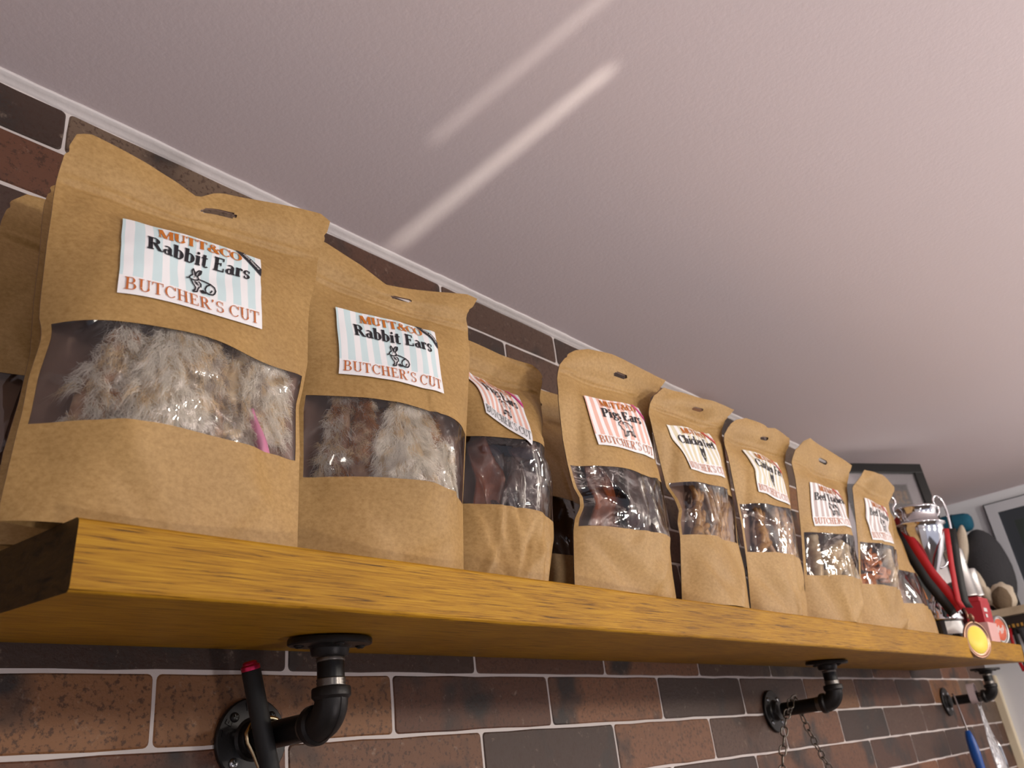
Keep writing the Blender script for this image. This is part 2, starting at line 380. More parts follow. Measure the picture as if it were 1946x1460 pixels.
# chain over the second bracket
m_chain = mat('steel_chain', lin(126, 120, 112), 0.3, 1.0)
def chain():
    e = empty('steel_chain', (1.446, -0.05, BZ), 'steel link chain draped over the pipe bracket', 'chain')
    path = [(1.352, -0.034, 1.600), (1.376, -0.036, 1.652), (1.398, -0.040, 1.690), (1.416, -0.044, 1.716)]
    for i in range(7):
        a = math.radians(190 - 185 * i / 6); path.append((1.446 + 0.0155 * math.cos(a), -0.044 - 0.0005 * i, BZ + 0.0155 * math.sin(a)))
    path += [(1.474, -0.042, 1.700), (1.502, -0.038, 1.668), (1.534, -0.034, 1.637), (1.566, -0.032, 1.606)]
    P = [Vector(p) for p in path]; L = [0]
    for a, b in zip(P, P[1:]): L.append(L[-1] + (b - a).length)
    def pt(s):
        s = max(0, min(s, L[-1] - 1e-6))
        for i in range(len(P) - 1):
            if s <= L[i + 1]: return P[i].lerp(P[i + 1], (s - L[i]) / (L[i + 1] - L[i]))
    ll, ww, r = 0.0195, 0.0125, 0.0013; step = 0.0158; c = []
    h = ll / 2 - ww / 2
    for k in range(9): a = math.radians(-90 + 22.5 * k); c.append((h + (ww / 2 - r) * math.cos(a), (ww / 2 - r) * math.sin(a), 0))
    for k in range(9): a = math.radians(90 + 22.5 * k); c.append((-h + (ww / 2 - r) * math.cos(a), (ww / 2 - r) * math.sin(a), 0))
    vs = []; fs = []; n = len(c); m = 6
    for i in range(n):
        p = Vector(c[i]); t = (Vector(c[(i + 1) % n]) - Vector(c[i - 1])).normalized(); s_ = t.cross(Vector((0, 0, 1)))
        for k in range(m): a = 2 * math.pi * k / m; vs.append(p + s_ * r * math.cos(a) + Vector((0, 0, 1)) * r * math.sin(a))
    for i in range(n):
        for k in range(m): fs.append((i * m + k, i * m + (k + 1) % m, ((i + 1) % n) * m + (k + 1) % m, ((i + 1) % n) * m + k))
    first = MB().add(vs, fs, 0, True).build('link', m_chain, None, recalc=True); me = first.data; bpy.data.objects.remove(first)
    s = 0.0; k = 0
    while s < L[-1]:
        a = pt(s); d = (pt(s + 0.006) - pt(s - 0.006)).normalized(); z = d.cross(Vector((0, 1, 0))).normalized(); y = z.cross(d)
        M4 = Matrix((d, y, z)).transposed().to_4x4() @ Matrix.Rotation(math.radians(35 + 90 * (k % 2)), 4, 'X'); M4.translation = a
        o = bpy.data.objects.new('link', me); COL.objects.link(o); o.parent = e; o.matrix_basis = Matrix.Translation(-Vector(e.location)) @ M4
        s += step; k += 1
chain()

# blue tool, clear packet and pale loop on the third bracket
m_blue = mat('blue_plastic', lin(18, 78, 160), 0.35)
m_steel = mat('polished_steel', lin(190, 190, 192), 0.2, 1.0)
m_loop = mat('pale_pink_tape', lin(206, 188, 190), 0.45)
def film_material(name, tint, gloss=1.0, bumps=0.5, scale=18.0, base=0.05):
    m = bpy.data.materials.new(name); m.use_nodes = True; nt = m.node_tree; L = nt.links.new
    nt.nodes.remove(nt.nodes['Principled BSDF']); out = nt.nodes['Material Output']
    tr = nt.nodes.new('ShaderNodeBsdfTransparent'); tr.inputs[0].default_value = tint
    gl = nt.nodes.new('ShaderNodeBsdfGlossy'); gl.inputs['Roughness'].default_value = 0.07; gl.inputs['Color'].default_value = (gloss, gloss, gloss, 1)
    lw = nt.nodes.new('ShaderNodeFresnel'); lw.inputs['IOR'].default_value = 1.5
    ad = nt.nodes.new('ShaderNodeMath'); ad.operation = 'MULTIPLY_ADD'; ad.inputs[1].default_value = 0.85; ad.inputs[2].default_value = base - 0.03; ad.use_clamp = True
    mx = nt.nodes.new('ShaderNodeMixShader'); tc = nt.nodes.new('ShaderNodeTexCoord')
    n1 = nt.nodes.new('ShaderNodeTexNoise'); n1.inputs['Scale'].default_value = scale; n1.inputs['Detail'].default_value = 3; n1.inputs['Distortion'].default_value = 1.2
    bp = nt.nodes.new('ShaderNodeBump'); bp.inputs['Strength'].default_value = bumps; bp.inputs['Distance'].default_value = 0.012
    L(tc.outputs['Object'], n1.inputs['Vector']); L(n1.outputs['Fac'], bp.inputs['Height'])
    L(bp.outputs['Normal'], gl.inputs['Normal']); L(bp.outputs['Normal'], lw.inputs['Normal'])
    L(lw.outputs[0], ad.inputs[0]); L(ad.outputs[0], mx.inputs[0]); L(tr.outputs[0], mx.inputs[1]); L(gl.outputs[0], mx.inputs[2]); L(mx.outputs[0], out.inputs['Surface'])
    return m
m_film = film_material('window_film', (0.975, 0.96, 0.945, 1), bumps=0.3)
m_clear = film_material('clear_packet', (0.86, 0.87, 0.88, 1), bumps=0.7, scale=40, base=0.14)
def tools():
    x = 2.405
    e = empty('pet_comb', (x - .04, -0.055, 1.64), 'blue handled metal pet comb hanging on the pipe bracket', 'comb')
    A = Vector((2.375, -0.045, 1.728)); B = Vector((2.335, -0.060, 1.648)); C = Vector((2.325, -0.066, 1.53))
    MB().tube([(2.379, -0.041, BZ + .0140), A, A.lerp(B, .5), B, B.lerp(C, .15)], 0.0022, 8).build('wire_shank', m_steel, e)
    hd = []
    for i in range(11):
        k = i / 10; hd.append(B.lerp(C, k))
    rs = [0.0055, 0.009, 0.0105, 0.0115, 0.012, 0.0118, 0.011, 0.0105, 0.0105, 0.0108, 0.009]
    MB().tube(hd, rs, 14, flat=0.7).build('handle', m_blue, e)
    MB().tube([B.lerp(C, .30) + Vector((.012, 0, 0)), B.lerp(C, .36) + Vector((.026, -.002, 0)), B.lerp(C, .48) + Vector((.029, -.002, 0)), B.lerp(C, .58) + Vector((.012, 0, 0))], 0.003, 8).build('finger_guard', m_blk, e)
    # pale loop
    lp = MB(); n = 22; vs = []; fs = []
    for i in range(n):
        a = 2 * math.pi * i / n; rr = 0.0122 if math.sin(a) < 0.3 else 0.0122 + 0.030 * (math.sin(a) - 0.3)
        for dy in (0, -0.017):
            for q in (0, 0.0012): vs.append((2.440 + (rr + q) * math.cos(a) * (1 if math.sin(a) < .3 else .8), -0.064 + dy, BZ + (rr + q) * math.sin(a)))
    for i in range(n):
        j = (i + 1) % n
        for a_, b_ in ((0, 1), (1, 3), (3, 2), (2, 0)): fs.append((i * 4 + a_, i * 4 + b_, j * 4 + b_, j * 4 + a_))
    o = lp.add(vs, fs, 0, True).build('tape_loop', m_loop, recalc=True, sharp=50); tag(o, 'pale pink tape loop wrapped around the pipe of the bracket', 'loop')
    # clear packet with a white-silver clip inside
    e2 = empty('hanging_packet', (2.46, -0.085, 1.70), 'clear plastic packet with white card hanging from the pipe bracket', 'packet')
    G = []
    nu, nv = 9, 16
    for side in (-1, 1):
        b = MB(); vs = []
        for j in range(nv + 1):
            v = j / nv; w = 0.014 + 0.022 * float(sstep(0.1, 0.45, v)); zc_ = BZ - 0.019 - 0.20 * v; xc = 2.452 + 0.02 * v
            for i in range(nu + 1):
                u = -1 + 2 * i / nu; bul = 0.010 * (1 - u * u) * float(sstep(0.25, .6, v)) * float(sstep(1.0, .9, v)) if v < 1 else 0
                wr = 0.0022 * mnoise.noise(Vector((u * 2, v * 9, side * 3)))
                vs.append((xc + u * w, -0.075 + side * (bul + 0.0004) + wr, zc_))
        fs = [(j * (nu + 1) + i, j * (nu + 1) + i + 1, (j + 1) * (nu + 1) + i + 1, (j + 1) * (nu + 1) + i) for j in range(nv) for i in range(nu)]
        b.add(vs, fs, 0, True).build('film', m_clear, e2)
    MB().tube([(2.452, -0.075, BZ - 0.021), (2.452, -0.069, BZ - 0.0140), (2.452, -0.066, BZ + 0.0), (2.452, -0.072, BZ + .0140), (2.452, -.079, BZ + .0140), (2.452, -0.086, BZ), (2.452, -0.081, BZ - 0.0140), (2.452, -0.076, BZ - .021)], 0.0012, 8).build('hanger', m_steel, e2)
    MB().box((2.478, -0.0735, 1.565), (0.030, 0.0012, 0.10), 0, Matrix.Rotation(-0.1, 3, 'Y')).build('card', m_white, e2)
    cl = MB().tube([(2.478, -0.078, 1.625), (2.486, -0.0795, 1.60), (2.489, -0.080, 1.57), (2.484, -0.080, 1.535)], [0.002, 0.006, 0.0065, 0.004], 12, flat=.6)
    cl.build('clip', m_steel, e2)
tools()

# ------------------------------------------------------------------ pouches: side seams (t,x,y,z), top edge, bulge, window rows, sticker corners
BAGS={
 'b1':dict(L=[(0,0.1483,-0.213,1.8116),(0.0514,0.1474,-0.213,1.8257),(0.209,0.1504,-0.213,1.8688),(0.244,0.1514,-0.213,1.8784),(0.3286,0.1521,-0.213,1.9015),(0.4203,0.1556,-0.213,1.9266),(0.45,0.1553,-0.213,1.9348),(0.4698,0.1531,-0.213,1.9402),(0.5157,0.1522,-0.213,1.9527),(0.6715,0.1511,-0.213,1.9954),(0.7945,0.1513,-0.213,2.0291),(0.8794,0.1522,-0.213,2.0523),(0.9295,0.153,-0.213,2.066),(0.9596,0.1548,-0.213,2.0742),(1,0.158,-0.213,2.0853)],
  R=[(0,0.3317,-0.217,1.8232),(0.2463,0.3339,-0.2176,1.8932),(0.3659,0.333,-0.2179,1.9272),(0.4146,0.3363,-0.218,1.941),(0.5025,0.3411,-0.2181,1.966),(0.6376,0.3419,-0.2184,2.0044),(0.7016,0.344,-0.2185,2.0226),(0.7918,0.3509,-0.2187,2.0482),(0.8677,0.3544,-0.2188,2.0698),(0.9357,0.3584,-0.2189,2.0891),(1,0.3626,-0.219,2.1074)],
  T=[(-1,0),(-0.9243,0.0041),(-0.8135,0.0023),(-0.5124,-0.0022),(-0.2797,-0.0078),(-0.1167,-0.0144),(0.0114,-0.0048),(0.0871,-0.0022),(0.4916,0.0017),(0.9122,0.0051),(1,0)],
  A=[(0,0.0116),(0.2185,0.0285),(0.4564,0.031),(0.86,0.002),(1,0)],skew=-0.34,win=(0.2185,0.4564),lab=[(-0.587,0.78),(0.475,0.79),(0.488,0.545),(-0.637,0.53)]),
 'b2':dict(L=[(0,0.3428,-0.2,1.8275),(0.2048,0.3438,-0.2014,1.8825),(0.3925,0.3432,-0.2027,1.933),(0.4609,0.3459,-0.2031,1.9514),(0.5496,0.3497,-0.2036,1.9753),(0.6951,0.3515,-0.2044,2.0144),(0.7695,0.3535,-0.2048,2.0344),(0.8553,0.3566,-0.2053,2.0575),(0.9298,0.3582,-0.2057,2.0776),(0.9722,0.3599,-0.2059,2.089),(1,0.3621,-0.206,2.0964)],
  R=[(0,0.4935,-0.216,1.8241),(0.2099,0.4979,-0.2187,1.8801),(0.44,0.507,-0.2214,1.9414),(0.7913,0.5211,-0.2251,2.0352),(0.8714,0.5224,-0.2259,2.0565),(0.9011,0.5187,-0.2262,2.0644),(0.9257,0.5193,-0.2265,2.071),(0.9488,0.5251,-0.2266,2.0772),(1,0.5332,-0.227,2.0908)],
  T=[(-1,0),(-0.9295,-0.0002),(-0.4753,-0.0074),(-0.1874,-0.0177),(-0.034,-0.0152),(0.3488,-0.0085),(0.8644,0.0014),(1,0)],
  A=[(0,0.0127),(0.1952,0.0344),(0.4414,0.0287),(0.86,0.002),(1,0)],skew=0.107,win=(0.1952,0.4414),lab=[(-0.738,0.765),(0.438,0.785),(0.425,0.52),(-0.725,0.515)]),
 'b3':dict(L=[(0,0.5005,-0.192,1.8351),(0.134,0.5042,-0.1894,1.8678),(0.3464,0.5137,-0.1855,1.9195),(0.4774,0.514,-0.1832,1.9514),(0.6171,0.5178,-0.1809,1.9854),(0.8111,0.5208,-0.1778,2.0327),(0.9365,0.5215,-0.1758,2.0632),(1,0.5268,-0.175,2.0787)],
  R=[(0,0.605,-0.212,1.8238),(0.1362,0.6216,-0.2097,1.8569),(0.2715,0.6328,-0.2076,1.8898),(0.3723,0.6407,-0.206,1.9143),(0.4263,0.6379,-0.2051,1.9274),(0.4617,0.6289,-0.2045,1.936),(0.5129,0.6306,-0.2037,1.9485),(0.6989,0.6487,-0.2012,1.9937),(0.844,0.6564,-0.1992,2.029),(0.9563,0.6654,-0.1978,2.0562),(0.9838,0.661,-0.1974,2.0629),(1,0.6497,-0.197,2.0669)],
  T=[(-1,0),(-0.324,0.0028),(0.2057,0.0019),(1,0)],
  A=[(0,0.0245),(0.2237,0.0272),(0.498,0.0375),(0.86,0.002),(1,0)],skew=0.174,win=(0.2237,0.498),lab=[(-0.425,0.875),(0.45,0.795),(0.175,0.475),(-0.438,0.61)]),
 'b4':dict(L=[(0,0.6432,-0.215,1.8249),(0.1932,0.6473,-0.2209,1.8732),(0.2446,0.651,-0.2223,1.8861),(0.2945,0.6609,-0.2236,1.8985),(0.3327,0.661,-0.2247,1.9081),(0.371,0.6513,-0.226,1.9177),(0.4622,0.6438,-0.2287,1.9405),(0.5579,0.6381,-0.2316,1.9644),(0.7182,0.6347,-0.236,2.0045),(0.8177,0.6371,-0.2386,2.0293),(0.8912,0.6435,-0.2403,2.0477),(0.9641,0.6613,-0.2416,2.066),(1,0.6759,-0.242,2.0749)],
  R=[(0,0.8271,-0.215,1.8219),(0.1048,0.827,-0.2171,1.8512),(0.2546,0.8301,-0.2199,1.8931),(0.3929,0.8299,-0.2225,1.9318),(0.5156,0.8237,-0.2248,1.9661),(0.663,0.8249,-0.2274,2.0073),(0.7825,0.8298,-0.2293,2.0407),(0.8695,0.8385,-0.2307,2.065),(0.927,0.8612,-0.2312,2.0811),(1,0.8847,-0.232,2.1015)],
  T=[(-1,0),(-0.7724,0.0057),(-0.3513,0.0069),(0.0773,0.004),(0.6015,0.0043),(1,0)],
  A=[(0,0.0191),(0.2117,0.0279),(0.457,0.0199),(0.86,0.002),(1,0)],skew=0.074,win=(0.2117,0.457),lab=[(-0.575,0.765),(0.675,0.79),(0.763,0.55),(-0.512,0.545)]),
 'b5':dict(L=[(0,0.8376,-0.215,1.8232),(0.2769,0.8469,-0.225,1.8927),(0.3373,0.8433,-0.2272,1.9078),(0.3966,0.8493,-0.2291,1.9227),(0.4407,0.8415,-0.2308,1.9337),(0.4854,0.8242,-0.2328,1.9449),(0.6079,0.8135,-0.2372,1.9756),(0.7365,0.8029,-0.2419,2.0079),(0.8175,0.8,-0.2447,2.0282),(0.8749,0.8057,-0.2464,2.0425),(0.9292,0.8174,-0.2477,2.0562),(1,0.8454,-0.249,2.0739)],
  R=[(0,1.0007,-0.215,1.825),(0.1691,1.0043,-0.2194,1.8714),(0.2925,0.9964,-0.2226,1.9053),(0.4277,1.0025,-0.2259,1.9425),(0.5602,1.0009,-0.2291,1.9789),(0.7148,0.9996,-0.2327,2.0213),(0.8437,1.0049,-0.2355,2.0567),(0.9111,1.0186,-0.2368,2.0752),(1,1.0539,-0.238,2.0997)],
  T=[(-1,0),(-0.5886,0.0001),(-0.0654,-0.0014),(0.1383,-0.0011),(1,0)],
  A=[(0,0.0311),(0.2811,0.0116),(0.504,0.0231),(0.86,0.002),(1,0)],skew=-0.236,win=(0.2811,0.504),lab=[(-0.675,0.78),(0.613,0.81),(0.425,0.555),(-0.6,0.56)]),
 'b6':dict(L=[(0,1.0037,-0.215,1.8225),(0.1924,1.0075,-0.2221,1.8711),(0.2755,1.0065,-0.2251,1.892),(0.407,1.0039,-0.2299,1.9252),(0.5175,0.9984,-0.2338,1.9531),(0.6932,0.9893,-0.2401,1.9974),(0.8178,0.9831,-0.2445,2.0288),(0.8781,0.9867,-0.2463,2.0441),(0.9472,1.0049,-0.2481,2.0615),(1,1.0291,-0.249,2.0748)],
  R=[(0,1.1668,-0.215,1.8211),(0.2422,1.1797,-0.2217,1.8878),(0.3501,1.1847,-0.2246,1.9176),(0.5107,1.1771,-0.2289,1.9619),(0.7093,1.1922,-0.2338,2.0166),(0.8279,1.1962,-0.2366,2.0493),(0.8973,1.2081,-0.2381,2.0684),(0.9531,1.2285,-0.239,2.0838),(1,1.2361,-0.24,2.0968)],
  T=[(-1,0),(-0.6848,0.0066),(-0.1504,0.0033),(-0.0145,0.0003),(0.314,0.0052),(1,0)],
  A=[(0,0.0264),(0.2754,0.0185),(0.5147,0.0214),(0.86,0.002),(1,0)],skew=0.024,win=(0.2754,0.5147),lab=[(-0.375,0.835),(0.65,0.805),(0.45,0.535),(-0.575,0.575)]),
 'b7':dict(L=[(0,1.1703,-0.215,1.8184),(0.221,1.1775,-0.2252,1.877),(0.4477,1.182,-0.2353,1.937),(0.6788,1.1835,-0.2453,1.9983),(0.841,1.1819,-0.2521,2.0413),(0.9217,1.1961,-0.255,2.0627),(1,1.2312,-0.257,2.0834)],
  R=[(0,1.3684,-0.215,1.8176),(0.1708,1.3728,-0.2213,1.8638),(0.2829,1.3678,-0.2254,1.8942),(0.5217,1.3873,-0.2336,1.9588),(0.7609,1.4123,-0.2412,2.0236),(0.9407,1.4356,-0.2465,2.0723),(1,1.451,-0.248,2.0883)],
  T=[(-1,0),(-0.5688,0.0164),(0.1035,0.0134),(1,0)],
  A=[(0,0.027),(0.222,0.0323),(0.4503,0.0302),(0.86,0.002),(1,0)],skew=0.11,win=(0.222,0.4503),lab=[(-0.65,0.745),(0.338,0.76),(0.312,0.505),(-0.762,0.485)]),
 'b8':dict(L=[(0,1.3734,-0.215,1.8211),(0.2321,1.3851,-0.2279,1.8817),(0.4895,1.3951,-0.2417,1.9488),(0.7481,1.3938,-0.2553,2.0163),(0.8283,1.3999,-0.2592,2.0373),(0.9081,1.4375,-0.2619,2.0581),(1,1.4782,-0.265,2.0821)],
  R=[(0,1.5748,-0.215,1.8183),(0.1377,1.57,-0.2216,1.8545),(0.2675,1.5672,-0.2277,1.8885),(0.4361,1.5802,-0.2352,1.9328),(0.6426,1.5864,-0.2443,1.987),(0.8584,1.597,-0.2534,2.0437),(0.975,1.6456,-0.2571,2.0743),(1,1.6489,-0.258,2.0809)],
  T=[(-1,0),(-0.0134,0.0056),(1,0)],
  A=[(0,0.0255),(0.232,0.0196),(0.4867,0.022),(0.86,0.002),(1,0)],skew=-0.006,win=(0.232,0.4867),lab=[(-0.587,0.78),(0.575,0.79),(0.175,0.505),(-0.625,0.505)]),
}

class Pouch:
    NU, NT = 96, 144
    def __init__(s, L, R, T, A, skew=0.0, win=(.2, .45), lab=None, p=2.2, seed=1, back=0.7, crease=1.0, ymax=-0.012, flop=0.0):
        s.L = np.array(L, float); s.R = np.array(R, float); s.T = np.array(T, float); s.A = np.array(A, float); s.A[0, 1] = max(s.A[0, 1], .018)
        s.skew = skew; s.win = win; s.lab = lab; s.p = p; s.rng = np.random.default_rng(seed); s.seed = seed
        for E in (s.L, s.R): E[0, 3] = ztop(E[0, 2]) + 0.0012
        u = np.linspace(-1, 1, s.NU + 1); t = np.linspace(0, 1, s.NT + 1); U, T_ = np.meshgrid(u, t)
        mid = s.mid(U, T_)
        g = s.g(U); a = np.interp(T_, s.A[:, 0], s.A[:, 1])
        # creases: random fold lines, sharp ridges with soft ends
        d = np.zeros_like(U)
        for k in range(13):
            cu, ct = s.rng.uniform(-.75, .75), s.rng.uniform(0.03, .84); an = s.rng.uniform(0, math.pi); ln = s.rng.uniform(.12, .4); wd_ = s.rng.uniform(.05, .16)
            du = (U - cu); dt = (T_ - ct) * 2.6
            al = du * math.cos(an) + dt * math.sin(an); ac = -du * math.sin(an) + dt * math.cos(an)
            d += s.rng.choice([-1, 1, 1]) * s.rng.uniform(.0012, .0032) * np.clip(1 - np.abs(ac) / wd_, 0, 1) * np.exp(-(al / ln) ** 2)
        for cu, ct, an, ln, wd_, am in ((-.45, .10, -.75, .45, .22, -.0030), (.35, .07, .55, .40, .16, .0028), (-.75, .62, 1.25, .45, .20, -.0026)):
            cu += s.rng.uniform(-.15, .15); ct += s.rng.uniform(-.03, .03); an += s.rng.uniform(-.25, .25)
            du = (U - cu); dt = (T_ - ct) * 2.6; al = du * math.cos(an) + dt * math.sin(an); ac = -du * math.sin(an) + dt * math.cos(an)
            d += am * (1.0 if crease > 1 else .45) * np.where(ac > 0, np.clip(1 - ac / wd_, 0, 1), np.clip(1 + ac / (wd_ * .35), 0, 1)) * np.exp(-(al / ln) ** 2)
        lo = np.zeros_like(U)
        for k in range(6):
            fu, ft = s.rng.uniform(.8, 2.6), s.rng.uniform(1.5, 5.5); lo += s.rng.uniform(.0005, .0014) * np.sin(fu * 3 * U + s.rng.uniform(0, 6)) * np.sin(ft * 3 * T_ + s.rng.uniform(0, 6))
        edge = np.clip((1 - np.abs(U)) / .12, 0, 1)
        hd = sstep(.82, .9, T_)
        s.dis = (d + lo) * edge * crease * (1 - .5 * hd)
        # seal bend of the header
        w = 0.0035 * np.sin(U * s.rng.uniform(2, 3.5) + s.rng.uniform(0, 6)) * sstep(.85, 1, T_)
        fl = -0.0105 * np.exp(-((T_ - .85) / .065) ** 2) * (.25 + .75 * (1 - U ** 2))
        F = mid.copy(); F[..., 1] += -a * g - s.dis + w - fl - 0.0004
        zip_ = 0.0016 * np.exp(-((T_ - .872) / .006) ** 2) - 0.0012 * np.exp(-((T_ - .857) / .005) ** 2) + 0.0010 * np.exp(-((T_ - .844) / .005) ** 2)
        F[..., 1] -= zip_ * edge
        B = mid.copy(); ab = np.interp(T_, [0, .15, .5, .86, 1], [s.A[0, 1] * 1.0, .026, .02, .0015, 0]) * back
        B[..., 1] += ab * np.clip(1 - np.abs(U) ** 2.2, 0, 1) + w - fl + 0.0004
        B[..., 1] = np.minimum(B[..., 1], ymax)
        F[..., 1] = np.minimum(F[..., 1], B[..., 1] - 0.0007)
        # tear notches
        for G in (F, B):
            for E in (G,):
                k = np.exp(-((T_ - .945) / .0055) ** 2) * (np.abs(U) > .995)
                E[..., 0] -= np.sign(U) * 0.0022 * k
        lift = 1 - sstep(0.0, 0.10, T_)
        for G in (F, B):      # the bottom edge sits on the board
            zt = ZB + SHT / math.cos(TA) + TILT * G[0, :, 1] + 0.0005
            G[..., 2] += lift * (zt - G[0, :, 2])[None, :]
        s.F, s.B = F, B
    def edge(s, E, t): return np.stack([np.interp(t, E[:, 0], E[:, k]) for k in (1, 2, 3)], -1)
    def mid(s, u, t):
        l = s.edge(s.L, t); r = s.edge(s.R, t); w = ((u + 1) / 2)[..., None]; q = l * (1 - w) + r * w
        q[..., 2] += np.interp(u, s.T[:, 0], s.T[:, 1]) * sstep(.84, 1, t); return q
    def g(s, u):
        v = u - s.skew * (1 - u * u); return np.clip(1 - np.abs(v) ** s.p, 0, 1)
    def look(s, G, u, t):
        u = np.clip((np.asarray(u, float) + 1) / 2 * s.NU, 0, s.NU - 1e-6); t = np.clip(np.asarray(t, float) * s.NT, 0, s.NT - 1e-6)
        i = u.astype(int); j = t.astype(int); a = (u - i)[..., None]; b = (t - j)[..., None]
        return (G[j, i] * (1 - a) + G[j, i + 1] * a) * (1 - b) + (G[j + 1, i] * (1 - a) + G[j + 1, i + 1] * a) * b
    def front(s, u, t, off=0.0):
        p = s.look(s.F, u, t)
        if off:
            e = .02; du = s.look(s.F, np.asarray(u) + e, t) - s.look(s.F, np.asarray(u) - e, t); dt = s.look(s.F, u, np.asarray(t) + e) - s.look(s.F, u, np.asarray(t) - e)
            n = np.cross(du, dt); n /= np.linalg.norm(n, axis=-1, keepdims=True) + 1e-12; p = p + n * off
        return p

def kraft_material():
    m = bpy.data.materials.new('kraft_paper'); m.use_nodes = True; nt = m.node_tree; p = nt.nodes['Principled BSDF']; L = nt.links.new
    tc = nt.nodes.new('ShaderNodeTexCoord'); n = nt.nodes.new('ShaderNodeTexNoise'); n.inputs['Scale'].default_value = 260; n.inputs['Detail'].default_value = 5; n.inputs['Roughness'].default_value = 0.7
    mp = nt.nodes.new('ShaderNodeMapping'); mp.inputs['Scale'].default_value = (1, 1, 1.4); L(tc.outputs['Object'], mp.inputs[0]); L(mp.outputs[0], n.inputs['Vector'])
    r = nt.nodes.new('ShaderNodeValToRGB'); r.color_ramp.elements[0].position = .3; r.color_ramp.elements[1].position = .72
    r.color_ramp.elements[0].color = lin(160, 125, 72); r.color_ramp.elements[1].color = lin(189, 154, 98); L(n.outputs['Fac'], r.inputs['Fac'])
    n2 = nt.nodes.new('ShaderNodeTexNoise'); n2.inputs['Scale'].default_value = 14; n2.inputs['Detail'].default_value = 3; L(tc.outputs['Object'], n2.inputs['Vector'])
    r2 = nt.nodes.new('ShaderNodeValToRGB'); r2.color_ramp.elements[0].position = .3; r2.color_ramp.elements[0].color = (.82, .80, .78, 1); r2.color_ramp.elements[1].position = .65
    L(n2.outputs['Fac'], r2.inputs['Fac'])
    mx = nt.nodes.new('ShaderNodeMix'); mx.data_type = 'RGBA'; mx.blend_type = 'MULTIPLY'; mx.inputs[0].default_value = .8; L(r.outputs['Color'], mx.inputs[6]); L(r2.outputs['Color'], mx.inputs[7])
    ge = nt.nodes.new('ShaderNodeNewGeometry'); m2 = nt.nodes.new('ShaderNodeMix'); m2.data_type = 'RGBA'   # the laminated lining is a greyer brown
    L(ge.outputs['Backfacing'], m2.inputs[0]); L(mx.outputs[2], m2.inputs[6]); m2.inputs[7].default_value = lin(150, 122, 108); L(m2.outputs[2], p.inputs['Base Color'])
    p.inputs['Roughness'].default_value = 0.52; p.inputs['Specular IOR Level'].default_value = 0.35
    bp = nt.nodes.new('ShaderNodeBump'); bp.inputs['Strength'].default_value = 0.14; bp.inputs['Distance'].default_value = 0.0006; L(n.outputs['Fac'], bp.inputs['Height']); L(bp.outputs['Normal'], p.inputs['Normal'])
    return m
m_kraft = kraft_material()

def sticker_material(name, stripe):
    m = bpy.data.materials.new(name); m.use_nodes = True; nt = m.node_tree; p = nt.nodes['Principled BSDF']; L = nt.links.new
    uv = nt.nodes.new('ShaderNodeUVMap'); uv.uv_map = 'UVMap'; sp = nt.nodes.new('ShaderNodeSeparateXYZ'); L(uv.outputs[0], sp.inputs[0])
    def M_(op, a, b=None):
        x = nt.nodes.new('ShaderNodeMath'); x.operation = op
        for i, v in enumerate((a, b)):
            if v is None: continue
            if isinstance(v, (int, float)): x.inputs[i].default_value = v
            else: L(v, x.inputs[i])
        return x.outputs[0]
    fr = M_('FRACT', M_('DIVIDE', M_('SUBTRACT', sp.outputs[0], -0.043), 0.1165))
    k = M_('MULTIPLY', M_('LESS_THAN', fr, 0.53), M_('GREATER_THAN', sp.outputs[1], 0.215))
    mx = nt.nodes.new('ShaderNodeMix'); mx.data_type = 'RGBA'; L(k, mx.inputs[0]); mx.inputs[6].default_value = lin(240, 241, 243); mx.inputs[7].default_value = stripe
    L(mx.outputs[2], p.inputs['Base Color']); p.inputs['Roughness'].default_value = 0.55; p.inputs['Specular IOR Level'].default_value = 0.3; return m
ST = dict(rabbit=sticker_material('sticker_blue_stripes', lin(206, 228, 232)), pig=sticker_material('sticker_pink_stripes', lin(232, 186, 172)),
          chicken=sticker_material('sticker_beige_stripes', lin(220, 212, 184)), beef=sticker_material('sticker_taupe_stripes', lin(198, 184, 182)))
m_ink = mat('ink_black', lin(18, 20, 28), 0.4); m_orange = mat('ink_orange', lin(196, 112, 26), 0.4); m_copper = mat('ink_copper', lin(190, 104, 44), 0.4)
m_bandk = mat('band_black', lin(24, 28, 40), 0.35); m_bandp = mat('band_magenta', lin(214, 56, 140), 0.35); m_bandr = mat('band_red', lin(206, 58, 52), 0.35)
m_inkw = mat('ink_white', lin(245, 245, 245), 0.4); m_inkp = mat('ink_pale_pink', lin(246, 190, 214), 0.4)

